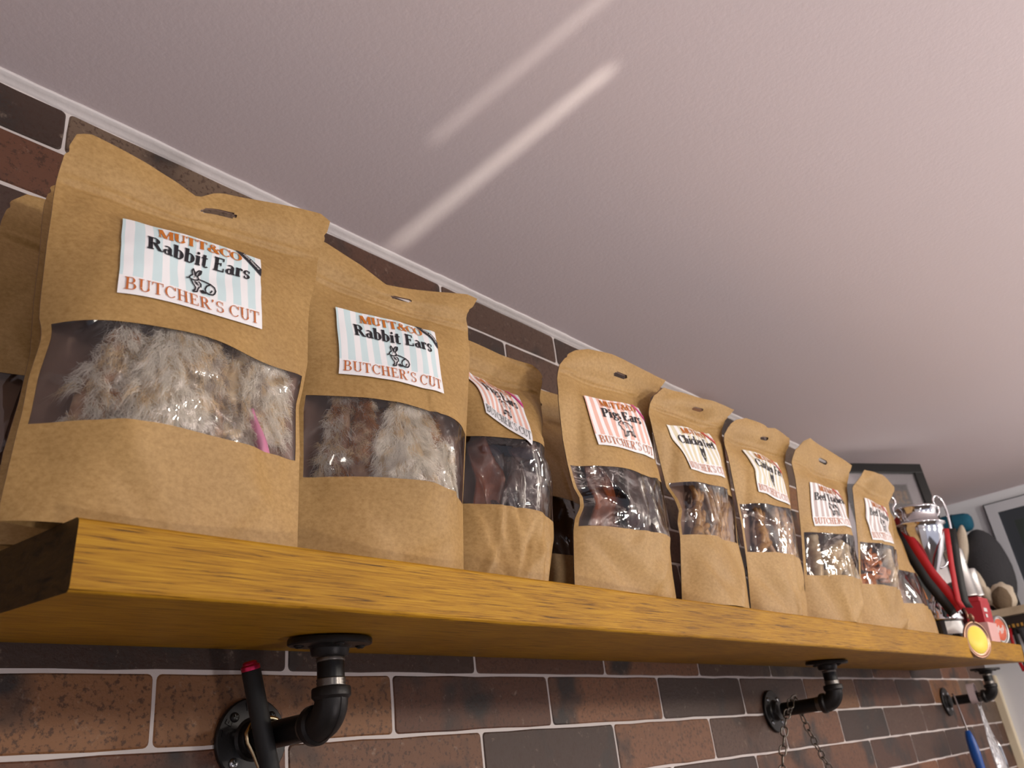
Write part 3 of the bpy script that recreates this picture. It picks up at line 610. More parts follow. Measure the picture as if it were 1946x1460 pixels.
# ---- serif lettering drawn as polygons: cap height 1
def glyph(ch, sw, hw):
    P = []
    def rect(x0, y0, x1, y1): P.append([(x0, y0), (x1, y0), (x1, y1), (x0, y1)])
    def st(x, y0, y1, w=None): w = w or sw; rect(x - w / 2, y0, x + w / 2, y1)
    def sf(x, y, w): rect(x - w / 2, y if y < .5 else y - hw, x + w / 2, y + hw if y < .5 else y)
    def arc(cx, cy, rx, ry, a0, a1, S=None, H=None, n=18):
        S = S or sw; H = H or hw; o = []; i_ = []
        for k in range(n + 1):
            a = math.radians(a0 + (a1 - a0) * k / n); th = H + (S - H) * abs(math.cos(a)) ** 1.6
            o.append((cx + (rx + th / 2) * math.cos(a), cy + (ry + H / 2) * math.sin(a))); i_.append((cx + (rx - th / 2) * math.cos(a), cy + (ry - H / 2) * math.sin(a)))
        for k in range(n): P.append([o[k], o[k + 1], i_[k + 1], i_[k]])
    def dg(x0, y0, x1, y1, w): P.append([(x0 - w / 2, y0), (x0 + w / 2, y0), (x1 + w / 2, y1), (x1 - w / 2, y1)])
    s = sw; X = .66
    if ch == 'M': st(.12, 0, 1, hw * 1.3); sf(.12, 0, .26); sf(.1, 1, .2); dg(.19, 1, .53, 0, s * 1.05); dg(.53, 0, .86, 1, hw * 1.2); st(.92, 0, 1); sf(.92, 0, .34); sf(.98, 1, .26); return P, 1.1
    if ch == 'U': st(.2, .3, 1); sf(.2, 1, .36); arc(.45, .28, .25, .26, 180, 360); st(.7, .28, 1, hw * 1.4); sf(.7, 1, .26); return P, .86
    if ch == 'T': st(.41, 0, 1); sf(.41, 0, .34); rect(.02, 1 - hw, .8, 1); rect(.02, .74, .02 + hw, 1); rect(.8 - hw, .74, .8, 1); return P, .84
    if ch == '&': arc(.42, .77, .15, .19, 0, 360, s * .6); arc(.36, .26, .25, .24, 95, 330); dg(.32, .68, .84, 0, s * 1.1); dg(.58, .13, .84, .52, hw * 1.3); rect(.72, .5, .98, .5 + hw); return P, .98
    if ch == 'C': arc(.46, .5, .36, .475, 38, 322); rect(.76, .68, .76 + hw * 1.3, .98); return P, .86
    if ch == 'O': arc(.48, .5, .38, .475, 0, 360, n=28); return P, .96
    if ch == 'R': st(.2, 0, 1); sf(.2, 0, .36); rect(.02, 1 - hw, .42, 1); arc(.42, .74, .2, .24, -90, 90); rect(.2, .49, .42, .49 + hw); dg(.44, .5, .76, 0, s * 1.05); rect(.64, 0, .92, hw); return P, .9
    if ch == 'P': st(.2, 0, 1); sf(.2, 0, .38); rect(.02, 1 - hw, .42, 1); arc(.42, .72, .22, .26, -90, 90); rect(.2, .45, .42, .45 + hw); return P, .76
    if ch == 'B': st(.2, 0, 1); rect(.02, 1 - hw, .42, 1); rect(.02, 0, .44, hw); arc(.42, .76, .18, .22, -90, 90); arc(.44, .27, .24, .25, -90, 90); rect(.2, .5, .44, .5 + hw); return P, .8
    if ch == 'E': st(.2, 0, 1); rect(.02, 1 - hw, .68, 1); rect(.02, 0, .72, hw); rect(.2, .5, .52, .5 + hw); rect(.68 - hw, .76, .68, 1); rect(.72 - hw, 0, .72, .26); rect(.52 - hw, .4, .52, .63); return P, .8
    if ch == 'F': st(.2, 0, 1); rect(.02, 1 - hw, .68, 1); sf(.2, 0, .38); rect(.2, .5, .52, .5 + hw); rect(.68 - hw, .74, .68, 1); rect(.52 - hw, .4, .52, .63); return P, .72
    if ch == 'H': st(.2, 0, 1); st(.72, 0, 1); [sf(x, y, .36) for x in (.2, .72) for y in (0, 1)]; rect(.2, .49, .72, .49 + hw); return P, .94
    if ch == 'S': arc(.36, .745, .23, .23, 35, 270, s * .8); arc(.36, .265, .25, .24, -145, 90, s * .8); rect(.57, .7, .57 + hw, .98); rect(.1, .02, .1 + hw, .3); return P, .7
    if ch in "'\u2019": P.append([(.08, 1), (.22, 1), (.2, .86), (.08, .68)]); return P, .3
    if ch == 'a': arc(.26, .19, .16, .17, 0, 360, s * .8); st(.46, .04, .5, s * .9); arc(.3, .5, .16, .14, 0, 150, s * .8); rect(.42, 0, .62, hw * 1.2); return P, .64
    if ch == 'b': st(.16, 0, 1); rect(.0, 1 - hw, .16, 1); arc(.34, .33, .2, .31, -115, 125); return P, .66
    if ch == 'd': st(.5, 0, 1); rect(.34, 1 - hw, .5, 1); arc(.3, .33, .2, .31, 55, 300); rect(.5, 0, .64, hw); return P, .68
    if ch == 'i': st(.18, 0, X); sf(.18, 0, .32); rect(.02, X - hw, .18, X); arc(.18, .86, .045, .055, 0, 360, .1, .1, 10); return P, .36
    if ch == 'l': st(.18, 0, 1); sf(.18, 0, .32); rect(.02, 1 - hw, .18, 1); return P, .36
    if ch == 't': st(.2, .1, .86, s * .9); rect(.02, X - hw, .4, X); arc(.32, .13, .12, .12, 190, 330, s * .7); return P, .44
    if ch == 'r': st(.17, 0, X); sf(.17, 0, .34); rect(.02, X - hw, .17, X); arc(.34, .44, .14, .2, 40, 150, s * .8); arc(.42, .56, .035, .04, 0, 360, .08, .08, 8); return P, .52
    if ch == 's': arc(.24, .49, .14, .15, 35, 270, s * .75); arc(.24, .175, .15, .16, -145, 90, s * .75); rect(.37, .45, .37 + hw, .64); rect(.06, .02, .06 + hw, .2); return P, .48
    if ch == 'g': arc(.28, .42, .17, .21, 0, 360, s * .8); rect(.4, .58, .56, .64); arc(.28, -.1, .22, .14, 0, 360, s * .6); dg(.2, .22, .16, .02, s * .7); return P, .58
    if ch == 'h': st(.16, 0, 1); rect(0, 1 - hw, .16, 1); sf(.16, 0, .3); arc(.34, .44, .17, .2, 0, 150, s); st(.51, 0, .45); sf(.51, 0, .3); return P, .7
    if ch == 'n': st(.16, 0, X); rect(0, X - hw, .16, X); sf(.16, 0, .3); arc(.34, .44, .17, .2, 0, 150, s); st(.51, 0, .45); sf(.51, 0, .3); return P, .7
    if ch == 'c': arc(.3, .33, .2, .31, 45, 315, s); arc(.44, .53, .035, .04, 0, 360, .08, .08, 8); return P, .52
    if ch == 'e': arc(.3, .33, .2, .31, 0, 315, s); rect(.12, .33, .5, .33 + hw); return P, .56
    if ch == 'k': st(.16, 0, 1); rect(0, 1 - hw, .16, 1); sf(.16, 0, .3); dg(.22, .28, .5, X, hw * 1.4); dg(.3, .4, .54, 0, s); rect(.4, X - hw, .6, X); rect(.42, 0, .66, hw); return P, .66
    if ch == 'f': st(.18, 0, .8); sf(.18, 0, .34); rect(.02, X - hw, .38, X); arc(.32, .8, .14, .17, 30, 180, s * .9); return P, .4
    return P, .32

def text_polys(txt, u0, u1, v0, v1, sw, hw, track=0.02):
    x = 0; out = []
    for ch in txt:
        P, w = glyph(ch, sw, hw)
        out += [[(px + x, py) for px, py in q] for q in P]; x += w + track
    x -= track; return [[(u0 + (u1 - u0) * px / x, v0 + (v1 - v0) * py) for px, py in q] for q in out]

def stroke(pts, w, asp):
    # ribbon along a polyline in sticker uv (asp = width/height of the sticker)
    out = []
    for (x0, y0), (x1, y1) in zip(pts, pts[1:]):
        dx, dy = (x1 - x0) * asp, (y1 - y0); l = math.hypot(dx, dy) or 1e-6; nx, ny = -dy / l * w / asp, dx / l * w
        ex, ey = dx / l * w * .5 / asp, dy / l * w * .5
        out.append([(x0 + nx - ex, y0 + ny - ey), (x0 - nx - ex, y0 - ny - ey), (x1 - nx + ex, y1 - ny + ey), (x1 + nx + ex, y1 + ny + ey)])
    return out
def animal(kind, asp):
    S = []; F = []
    if kind == 'rabbit':
        cv = lambda pts: [(0.43 + (x - 880) / 330 * .215, 0.225 + (1015 - (y - .27 * (x - 1040))) / 345 * .345) for x, y in pts]
        for pl in ([(915, 800), (930, 775), (955, 762), (946, 705), (958, 680), (978, 720), (986, 765), (1012, 790), (1020, 815), (1010, 838), (975, 838), (935, 822), (915, 800)],
                   [(988, 768), (996, 728), (1022, 702), (1052, 708), (1048, 745), (1010, 780)],
                   [(1020, 825), (1080, 852), (1150, 895), (1188, 935), (1200, 980), (1188, 1010), (1168, 1026), (1120, 1015), (1100, 1000)],
                   [(1090, 1005), (1050, 1000), (1035, 985)], [(1092, 1000), (1084, 950), (1105, 915), (1140, 900)], [(935, 835), (950, 885), (975, 930), (968, 965), (945, 978), (950, 990), (990, 990), (1005, 950), (1020, 930)],
                   [(1020, 860), (1040, 890), (1035, 930)], [(975, 860), (1000, 880)], [(985, 880), (1010, 905)], [(1140, 1000), (1160, 975)]): S += stroke(cv(pl), .0085, asp)
        F += [cv([(1010, 775), (1025, 720), (1048, 712), (1045, 745)]), cv([(1020, 970), (1060, 965), (1092, 1002), (1040, 996)]), cv([(962, 790), (975, 785), (980, 797), (968, 802)]), cv([(1165, 1024), (1185, 1005), (1200, 975), (1195, 1012)])]
        for k in range(3): S += stroke(cv([(918, 806), (880, 796 + 12 * k)]), .003, asp)
    elif kind == 'pig':
        cv = lambda pts: [(.40 + x * .24, .25 + y * .31) for x, y in pts]
        for pl in ([(.1, .62), (.0, .72), (.03, .86), (.16, .92), (.22, 1.0), (.3, .9), (.55, .95), (.82, .92), (.97, .78), (1, .55), (.96, .4), (.95, .08), (.84, .08), (.82, .38), (.62, .36), (.4, .36), (.37, .05), (.26, .05), (.25, .4), (.14, .5), (.1, .62)],
                   [(1, .7), (1.06, .76), (1.03, .84)], [(.3, .9), (.32, .78), (.24, .8)], [(.48, .36), (.47, .12), (.4, .12)], [(.75, .38), (.74, .12), (.68, .12), (.66, .36)], [(.6, .85), (.62, .6)], [(.42, .8), (.44, .55)]): S += stroke(cv(pl), .008, asp)
        F += [cv([(.25, .05), (.37, .05), (.36, .14), (.26, .14)]), cv([(.84, .08), (.95, .08), (.95, .17), (.84, .17)]), cv([(.36, .3), (.8, .34), (.6, .42)]), cv([(.1, .8), (.14, .8), (.14, .85), (.1, .85)])]
    elif kind == 'chicken':
        cv = lambda pts: [(.44 + x * .17, .26 + y * .34) for x, y in pts]
        F += [cv([(.2, 1.), (.32, .82), (.5, .78), (.7, .8), (.85, .96), (.86, .7), (.7, .55), (.4, .55), (.25, .68)]), cv([(.62, .6), (.86, .66), (.8, .4), (.66, .3)]), cv([(.3, .6), (.42, .58), (.56, .16), (.48, .1)]), cv([(.55, .2), (.7, .25), (.62, .0), (.52, .02)])]
        S += stroke(cv([(.3, .62), (.34, .4), (.5, .2)]), .008, asp) + stroke(cv([(.75, .5), (.72, .25), (.6, .1)]), .008, asp)
    else:
        cv = lambda pts: [(.40 + x * .24, .25 + y * .32) for x, y in pts]
        for pl in ([(.05, .75), (.1, .95), (.2, .9), (.3, .8), (.6, .84), (.92, .82), (1, .6), (.98, .3), (.96, .02), (.86, .02), (.84, .36), (.5, .34), (.4, .36), (.38, .02), (.28, .02), (.27, .42), (.16, .5), (.05, .55), (.05, .75)], [(1, .7), (1.08, .4)], [(.52, .34), (.5, .04)], [(.74, .36), (.74, .04)]): S += stroke(cv(pl), .010, asp)
        F += [cv([(.03, .55), (.16, .52), (.14, .7), (.05, .72)]), cv([(.4, .7), (.55, .82), (.6, .6), (.48, .5)]), cv([(.72, .8), (.9, .8), (.86, .55)]), cv([(.28, .02), (.38, .02), (.37, .12), (.29, .12)])]
    return S + F

PRODUCT = dict(rabbit=('Rabbit Ears', .145, .905, m_bandk, m_inkw), pig=('Pigs Ears', .20, .86, m_bandp, m_inkp), chicken=('Chicken Feet', .10, .93, m_bandr, m_inkw), beef=('Beef Trachea', .09, .95, m_bandr, m_inkw))

def sans_polys(txt):
    cu = bpy.data.curves.new('t', 'FONT'); cu.body = txt; cu.size = 1; cu.align_x = 'CENTER'; cu.align_y = 'CENTER'; cu.resolution_u = 3
    ob = bpy.data.objects.new('t', cu); me = bpy.data.meshes.new_from_object(ob); bpy.data.objects.remove(ob)
    P = [[(me.vertices[i].co.x, me.vertices[i].co.y) for i in p.vertices] for p in me.polygons]; bpy.data.meshes.remove(me); return P
SANS = sans_polys('100% Natural')
SXS = max(abs(p[0]) for q in SANS for p in q)

def make_label(pouch, kind, parent, copper=True):
    C = np.array(pouch.lab)          # TL, TR, BR, BL in pouch (u,t)
    def uvmap(a):
        a = np.asarray(a, float); u = a[..., :1]; v = a[..., 1:2]
        q = (C[3] * (1 - u) + C[2] * u) * (1 - v) + (C[0] * (1 - u) + C[1] * u) * v
        return q
    n, m = 40, 24; UU, VV = np.meshgrid(np.linspace(0, 1, n + 1), np.linspace(0, 1, m + 1)); ab = np.stack([UU, VV], -1).reshape(-1, 2)
    q = uvmap(ab); LG = pouch.front(q[:, 0], q[:, 1], 0.0009).reshape(m + 1, n + 1, 3)
    for _ in range(3):           # the sticker is stiffer than the paper: ease out the small creases
        for ax in (0, 1):
            E = np.moveaxis(LG, ax, 0); E[1:-1] = (E[:-2] + 2 * E[1:-1] + E[2:]) / 4
    sf = pouch.front(q[:, 0], q[:, 1]).reshape(m + 1, n + 1, 3)[..., 1]
    LG[..., 1] -= min(.003, max(0.0, float((LG[..., 1] - sf + .0008).max())))      # it lifts clear of the creases
    du = np.gradient(LG, axis=1); dv = np.gradient(LG, axis=0); LN = np.cross(du, dv); LN /= np.linalg.norm(LN, axis=-1, keepdims=True)
    def pos(a, off):
        x = np.clip(a[:, 0] * n, 0, n - 1e-6); y = np.clip(a[:, 1] * m, 0, m - 1e-6); i = x.astype(int); j = y.astype(int); fx = (x - i)[:, None]; fy = (y - j)[:, None]
        g = lambda G: (G[j, i] * (1 - fx) + G[j, i + 1] * fx) * (1 - fy) + (G[j + 1, i] * (1 - fx) + G[j + 1, i + 1] * fx) * fy
        return g(LG) + g(LN) * off
    b = MB(); b.add(LG.reshape(-1, 3), [(j * (n + 1) + i, j * (n + 1) + i + 1, (j + 1) * (n + 1) + i + 1, (j + 1) * (n + 1) + i) for j in range(m) for i in range(n)], 0, True)
    lo = b.build('label', ST[kind], parent); uvl = lo.data.uv_layers.new(name='UVMap')
    li = np.empty(len(lo.data.loops), np.int32); lo.data.loops.foreach_get('vertex_index', li); uvl.data.foreach_set('uv', ab[li].ravel())
    asp = 1.75
    title, t0, t1, mb, mw_ = PRODUCT[kind]
    def part(name, polys, m_, off=0.0007):
        b = MB()
        for q in polys: b.add(pos(np.array(q), off), [tuple(range(len(q)))])
        return b.build(name, m_, lo)
    part('brand_lettering', text_polys('MUTT&CO', .22, .83, .82, .95, .27, .075, .0), m_orange)
    part('title_lettering', text_polys(title, t0, t1, .595, .775, .235, .085, .02), m_ink)
    part('footer_lettering', text_polys('BUTCHER\u2019S CUT', .03, .975, .045, .19, .145, .055, .05), m_copper if copper else m_ink)
    part('animal_drawing', animal(kind, asp), m_ink)
    N = 10; A = np.array([(.785, 1.0), (.855, 1.0)]); Bq = np.array([(1.0, .70), (1.0, .815)])
    band = []
    for i in range(N):
        k0, k1 = i / N, (i + 1) / N
        band.append([tuple(A[0] * (1 - k0) + Bq[0] * k0), tuple(A[0] * (1 - k1) + Bq[0] * k1), tuple(A[1] * (1 - k1) + Bq[1] * k1), tuple(A[1] * (1 - k0) + Bq[1] * k0)])
    part('diagonal_band', band, mb, 0.0006)
    c = (A[0] + A[1] + Bq[0] + Bq[1]) / 4; ax = ((Bq[0] + Bq[1]) - (A[0] + A[1])) / 2; nr = (A[1] - A[0] + Bq[1] - Bq[0]) / 2
    part('band_lettering', [[tuple(c + ax * .36 * px / SXS + nr * .62 * py) for px, py in q] for q in SANS], mw_, 0.0011)
    return lo

def make_pouch(P, label, kind=None, hole=True, copper=True, group=None, fine=True):
    x0 = (P.F[0, :, 0].min() + P.F[0, :, 0].max()) / 2; y0 = P.L[0, 2]
    e = empty('treat_pouch', (x0, y0, ztop(y0)), label, 'pouch', group)
    wb, wt = P.win
    hu, ht = .10, .925
    us = sorted(set([round(x, 4) for x in np.linspace(-1, 1, 45)] + [-.96, .96] + [hu + d for d in (-.14, -.115, .115, .14)]))
    ts = np.concatenate([np.linspace(0, wb, 15), np.linspace(wb, wt, 15)[1:], np.linspace(wt, .84, 24)[1:], np.linspace(.84, 1, 26)[1:]])
    ts = np.array(sorted(set([round(float(t), 5) for t in ts if abs(t - ht) > .011] + [ht - .010, ht - .005, ht + .005, ht + .010])))
    us = np.array(us); U, T_ = np.meshgrid(us, ts); nu, nt_ = len(us), len(ts)
    def inhole(u, t):
        if not hole: return False
        return (abs(u - hu) < .14 and abs(t - ht) < .005) or (abs(u - hu) < .115 and abs(t - ht) < .010)
    def build(G, flip, name, film):
        V = P.look(G, U, T_).reshape(-1, 3); F = []; used = {}
        W = []
        for j in range(nt_ - 1):
            for i in range(nu - 1):
                u = (us[i] + us[i + 1]) / 2; t = (ts[j] + ts[j + 1]) / 2
                if inhole(u, t): continue
                q = [j * nu + i, j * nu + i + 1, (j + 1) * nu + i + 1, (j + 1) * nu + i]
                if film and wb < t < wt and abs(u) < .96: W.append(q)
                else: F.append(q)
        for nm, Q, m_ in ((name, F, m_kraft),):
            if not Q: continue
            idx = sorted(set(i for q in Q for i in q)); mp = {k: n for n, k in enumerate(idx)}
            o = MB().add(V[idx], [tuple(mp[i] for i in (q[::-1] if flip else q)) for q in Q], 0, True).build(nm, m_, e)
    # window film, stretched and puckered
    n, m = 72, 44; fu = np.linspace(-.965, .965, n + 1); ft = np.linspace(wb - .004, wt + .004, m + 1); FU, FT = np.meshgrid(fu, ft)
    V = P.look(P.F, FU, FT); rg = np.random.default_rng(P.seed + 500); dd = np.zeros_like(FU)
    for k in range(26):
        cu, ct = rg.uniform(-.9, .9), rg.uniform(wb, wt); an = rg.normal(1.2, .7); ln = rg.uniform(.08, .3); wd_ = rg.uniform(.015, .06)
        du = FU - cu; dt = (FT - ct) * 2.6; al = du * math.cos(an) + dt * math.sin(an); ac = -du * math.sin(an) + dt * math.cos(an)
        dd += rg.choice([-1, 1]) * rg.uniform(.0005, .0016) * np.clip(1 - np.abs(ac) / wd_, 0, 1) * np.exp(-(al / ln) ** 2)
    ed = np.clip((.965 - np.abs(FU)) / .08, 0, 1) * np.clip((FT - wb) / .03, 0, 1) * np.clip((wt - FT) / .03, 0, 1)
    V[..., 1] += .0003 - dd * ed * (1.0 if P.win[0] and e.name in ('treat_pouch', 'treat_pouch.001') else .3)
    MB().add(V.reshape(-1, 3), [(j * (n + 1) + i, j * (n + 1) + i + 1, (j + 1) * (n + 1) + i + 1, (j + 1) * (n + 1) + i) for j in range(m) for i in range(n)], 0, True).build('window_film', m_film, e)
    build(P.F, False, 'front_panel', True); build(P.B, True, 'back_panel', False)
    # folded bottom gusset
    n = 24; vs = []; m = 6
    uu = np.linspace(-1, 1, n + 1); f = P.look(P.F, uu, np.zeros(n + 1)); bk = P.look(P.B, uu, np.zeros(n + 1))
    for k in range(m + 1):
        w = k / m; q = f * (1 - w) + bk * w; q[:, 2] += 0.022 * (1 - uu ** 2) * math.sin(math.pi * w) ** .8; vs.append(q)
    V = np.concatenate(vs); fs = [(k * (n + 1) + i, (k + 1) * (n + 1) + i, (k + 1) * (n + 1) + i + 1, k * (n + 1) + i + 1) for k in range(m) for i in range(n)]
    MB().add(V, fs, 0, True).build('bottom_gusset', m_kraft, e)
    if kind: make_label(P, kind, e, copper)
    return e

PO = {k: Pouch(seed=11 * i + 3, crease=1.0 if i < 2 else 1.35, **v) for i, (k, v) in enumerate(BAGS.items())}
def flat_pouch(x0, x1, yb, yt, h, lean=0.0, seed=5, A0=.022, win=(.22, .46), back=.6, ymax=-.012):
    tt = [0, .2, .33, .46, .6, .8, .9, .96, 1]; din = [0, .0, .004, .006, .003, .001, .0, .002, .012]
    z0 = ztop(yb); L = [(t, x0 + d + lean * t, yb + (yt - yb) * t, z0 + h * t) for t, d in zip(tt, din)]; R = [(t, x1 - d + lean * t, yb + (yt - yb) * t, z0 + h * t) for t, d in zip(tt, din)]
    return Pouch(L, R, [(-1, 0), (-.8, .003), (.8, .003), (1, 0)], [(0, A0), (win[0], A0 * 1.1), (win[1], A0), (.86, .002), (1, 0)], 0, win, None, seed=seed, back=back, ymax=ymax)
PO['b0'] = flat_pouch(0.148, 0.322, -.088, -.082, .297, .012, 51, .016)
PO['b1b'] = flat_pouch(0.163, 0.345, -.152, -.142, .287, .006, 52, .012, back=.35)
PO['b3b'] = flat_pouch(0.700, 0.880, -.092, -.085, .300, .0, 53, .020)
PO['b7b'] = flat_pouch(1.31, 1.49, -.092, -.100, .285, .03, 54, .022)
PO['b9'] = flat_pouch(1.625, 1.835, -.195, -.180, .265, .02, 55, .022)
FR = 'kraft treat pouches along the shelf front'; BK = 'kraft pouches in the back row'
make_pouch(PO['b1'], 'kraft pouch labelled Rabbit Ears, overhanging the dark sawn shelf end', 'rabbit', group=FR)
make_pouch(PO['b2'], 'kraft pouch labelled Rabbit Ears, standing next to the Pigs Ears pouches', 'rabbit', group=FR)
make_pouch(PO['b3'], 'kraft pouch labelled Pigs Ears with black footer lettering on a bent sticker', 'pig', hole=False, copper=False, group=FR)
make_pouch(PO['b4'], 'kraft pouch labelled Pigs Ears with orange footer lettering', 'pig', group=FR)
make_pouch(PO['b5'], 'kraft pouch labelled Chicken Feet, standing next to the Pigs Ears pouch', 'chicken', group=FR)
make_pouch(PO['b6'], 'kraft pouch labelled Chicken Feet, standing next to the Beef Trachea pouch', 'chicken', group=FR)
make_pouch(PO['b7'], 'kraft pouch labelled Beef Trachea with pale tubes, next to Chicken Feet', 'beef', group=FR)
make_pouch(PO['b8'], 'kraft pouch labelled Beef Trachea with orange crisp pieces and a folded top', 'beef', hole=False, group=FR)
e9 = make_pouch(PO['b9'], 'kraft pouch standing behind the silver trophy and its ribbon', None, group=FR)
make_pouch(PO['b0'], 'shaded kraft pouch against the tiles behind the first Rabbit Ears pouch', None, group=BK)
make_pouch(PO['b1b'], 'kraft pouch pressed between the first Rabbit Ears pouch and the shaded pouch', None, hole=False, group=BK)
make_pouch(PO['b3b'], 'shaded kraft pouch seen between the two Pigs Ears pouches', None, group=BK)
make_pouch(PO['b7b'], 'dark shaded kraft pouch behind the two Beef Trachea pouches', None, group=BK)

# ------------------------------------------------------------------ contents of the pouches
def inside(P, u, t, d):
    # point between the film (d=0) and the back panel (d=1)
    f = P.look(P.F, u, t); b = P.look(P.B, u, t); return f * (1 - d) + b * d
def film_y(P, pts):
    # y of the film at the given points (by nearest height row and side-to-side fraction)
    pts = np.asarray(pts); zc = P.F[:, P.NU // 2, 2]; t = np.interp(pts[:, 2], zc, np.linspace(0, 1, P.NT + 1))
    l = P.edge(P.L, t)[:, 0]; r = P.edge(P.R, t)[:, 0]; u = np.clip(2 * (pts[:, 0] - l) / (r - l) - 1, -.97, .97)
    return P.look(P.F, u, t)[:, 1], P.look(P.B, u, t)[:, 1]

def fur(name, col):
    m = bpy.data.materials.new(name); m.use_nodes = True; nt = m.node_tree; nt.nodes.remove(nt.nodes['Principled BSDF']); L = nt.links.new
    d = nt.nodes.new('ShaderNodeBsdfDiffuse'); t = nt.nodes.new('ShaderNodeBsdfTranslucent'); mx = nt.nodes.new('ShaderNodeMixShader'); mx.inputs[0].default_value = .45
    d.inputs[0].default_value = col; t.inputs[0].default_value = col; L(d.outputs[0], mx.inputs[1]); L(t.outputs[0], mx.inputs[2]); L(mx.outputs[0], nt.nodes['Material Output'].inputs['Surface']); return m
m_fur_w = fur('white_fur', lin(253, 250, 243)); m_fur_c = fur('cream_fur', lin(240, 222, 190)); m_fur_g = fur('grey_fur', lin(206, 196, 186)); m_fur_b = fur('tan_fur', lin(190, 132, 70))
m_skin = mat('dried_skin', lin(186, 156, 128), 0.5, noise=(90, lin(140, 104, 78), .4, .6)); m_rose = mat('rose_skin', lin(208, 132, 170), 0.4)
def rabbit_ear(P, u, t0, t1, d, wid, cols, seed, group, label, lean=0.0, nfur=2300, skin=None, flen=1.0):
    rg = np.random.default_rng(seed); n, m = 14, 8
    ts = np.linspace(t0, t1, n + 1); V = []
    for j, t in enumerate(ts):
        k = j / n; w = wid * (math.sin(math.pi * min(.98, .12 + .86 * k)) ** .65) * (1 - .25 * k)
        c = inside(P, np.array(u + lean * (k - .5)), np.array(t), d)
        for i in range(m + 1):
            a = -1 + 2 * i / m; V.append(c + np.array([a * w, 0.006 * a * a - .002 + .002 * math.sin(5 * k + seed), 0]))
    V = np.array(V); fy, by = film_y(P, V); V[:, 1] = np.clip(V[:, 1], fy + (.0022 if skin else .009), np.maximum(by - .003, fy + .0095))
    fs = [(j * (m + 1) + i, j * (m + 1) + i + 1, (j + 1) * (m + 1) + i + 1, (j + 1) * (m + 1) + i) for j in range(n) for i in range(m)]
    e = empty('rabbit_ear', tuple(V[m // 2]), label, 'rabbit ear', group)
    o = MB().add(V, fs, 0, True).build('skin', skin or (m_fur_c if cols is W_ or cols is G_ else m_skin), e)
    so = o.modifiers.new('thick', 'SOLIDIFY'); so.thickness = 0.0016; so.offset = 1
    # fur strands: tapered bent ribbons
    G = V.reshape(n + 1, m + 1, 3); S_ = 34; K = max(6, nfur // 15); N = K * S_
    a = rg.uniform(0, n - 1e-3, K); b = rg.uniform(0, m - 1e-3, K); j = a.astype(int); i = b.astype(int); fa = (a - j)[:, None]; fb = (b - i)[:, None]
    lock = (G[j, i] * (1 - fb) + G[j, i + 1] * fb) * (1 - fa) + (G[j + 1, i] * (1 - fb) + G[j + 1, i + 1] * fb) * fa
    side = (b / m * 2 - 1)[:, None]
    ld = np.array([0, -.55, -.62]) + side * np.array([.85, 0, 0]) + rg.normal(0, .28, (K, 3)); ld /= np.linalg.norm(ld, axis=1, keepdims=True)
    le = ld * .7 + np.array([0, .30, -.6]) + rg.normal(0, .2, (K, 3)); le /= np.linalg.norm(le, axis=1, keepdims=True)
    ll = rg.uniform(.010, .019, K)[:, None] * flen
    R_ = lambda x: np.repeat(x, S_, axis=0)
    root = R_(lock) + rg.normal(0, 1, (N, 3)) * np.array([.0026, .0006, .0030])
    p1 = R_(lock + ld * ll * .55) + rg.normal(0, .0019, (N, 3)); p2 = R_(lock + ld * ll * .55 + le * ll * .5) + rg.normal(0, .0023, (N, 3)) + R_(le * ll) * rg.uniform(-.35, .25, N)[:, None]
    d1 = p1 - root; wv = np.cross(d1, rg.normal(0, 1, (N, 3))); wv /= np.linalg.norm(wv, axis=1, keepdims=True) + 1e-9; wv *= rg.uniform(.00013, .00026, N)[:, None]
    for q in (p1, p2):
        fy, by = film_y(P, q); q[:, 1] = np.maximum(q[:, 1], fy + .0034)
    VV = np.stack([root - wv, root + wv, p1 - wv * .8, p1 + wv * .8, p2], 1).reshape(-1, 3); k = np.arange(N) * 5
    F = [(x, x + 1, x + 3, x + 2) for x in k] + [(x + 2, x + 3, x + 4) for x in k]
    mb = MB(); mb.v = VV.tolist(); mb.f = F; mi = np.repeat(rg.choice(len(cols), K, p=np.array([c[1] for c in cols]) / sum(c[1] for c in cols)), S_)
    mb.mi = mi.tolist() * 2; mb.smooth = [True] * len(F)
    fo = mb.build('fur', [c[0] for c in cols], e); fo['kind'] = 'stuff'
    return e
W_ = [(m_fur_w, 12), (m_fur_c, 1)]; C_ = [(m_fur_c, 3), (m_fur_w, 6), (m_fur_b, 1)]; G_ = [(m_fur_g, 4), (m_fur_w, 3), (m_fur_c, 1)]; T_C = [(m_fur_b, 5), (m_fur_c, 2), (m_fur_w, 1)]
g1 = 'rabbit ears in the pouch at the sawn shelf end'; g2 = 'rabbit ears in the pouch next to the pigs ears'
P1 = PO['b1']; P2 = PO['b2']
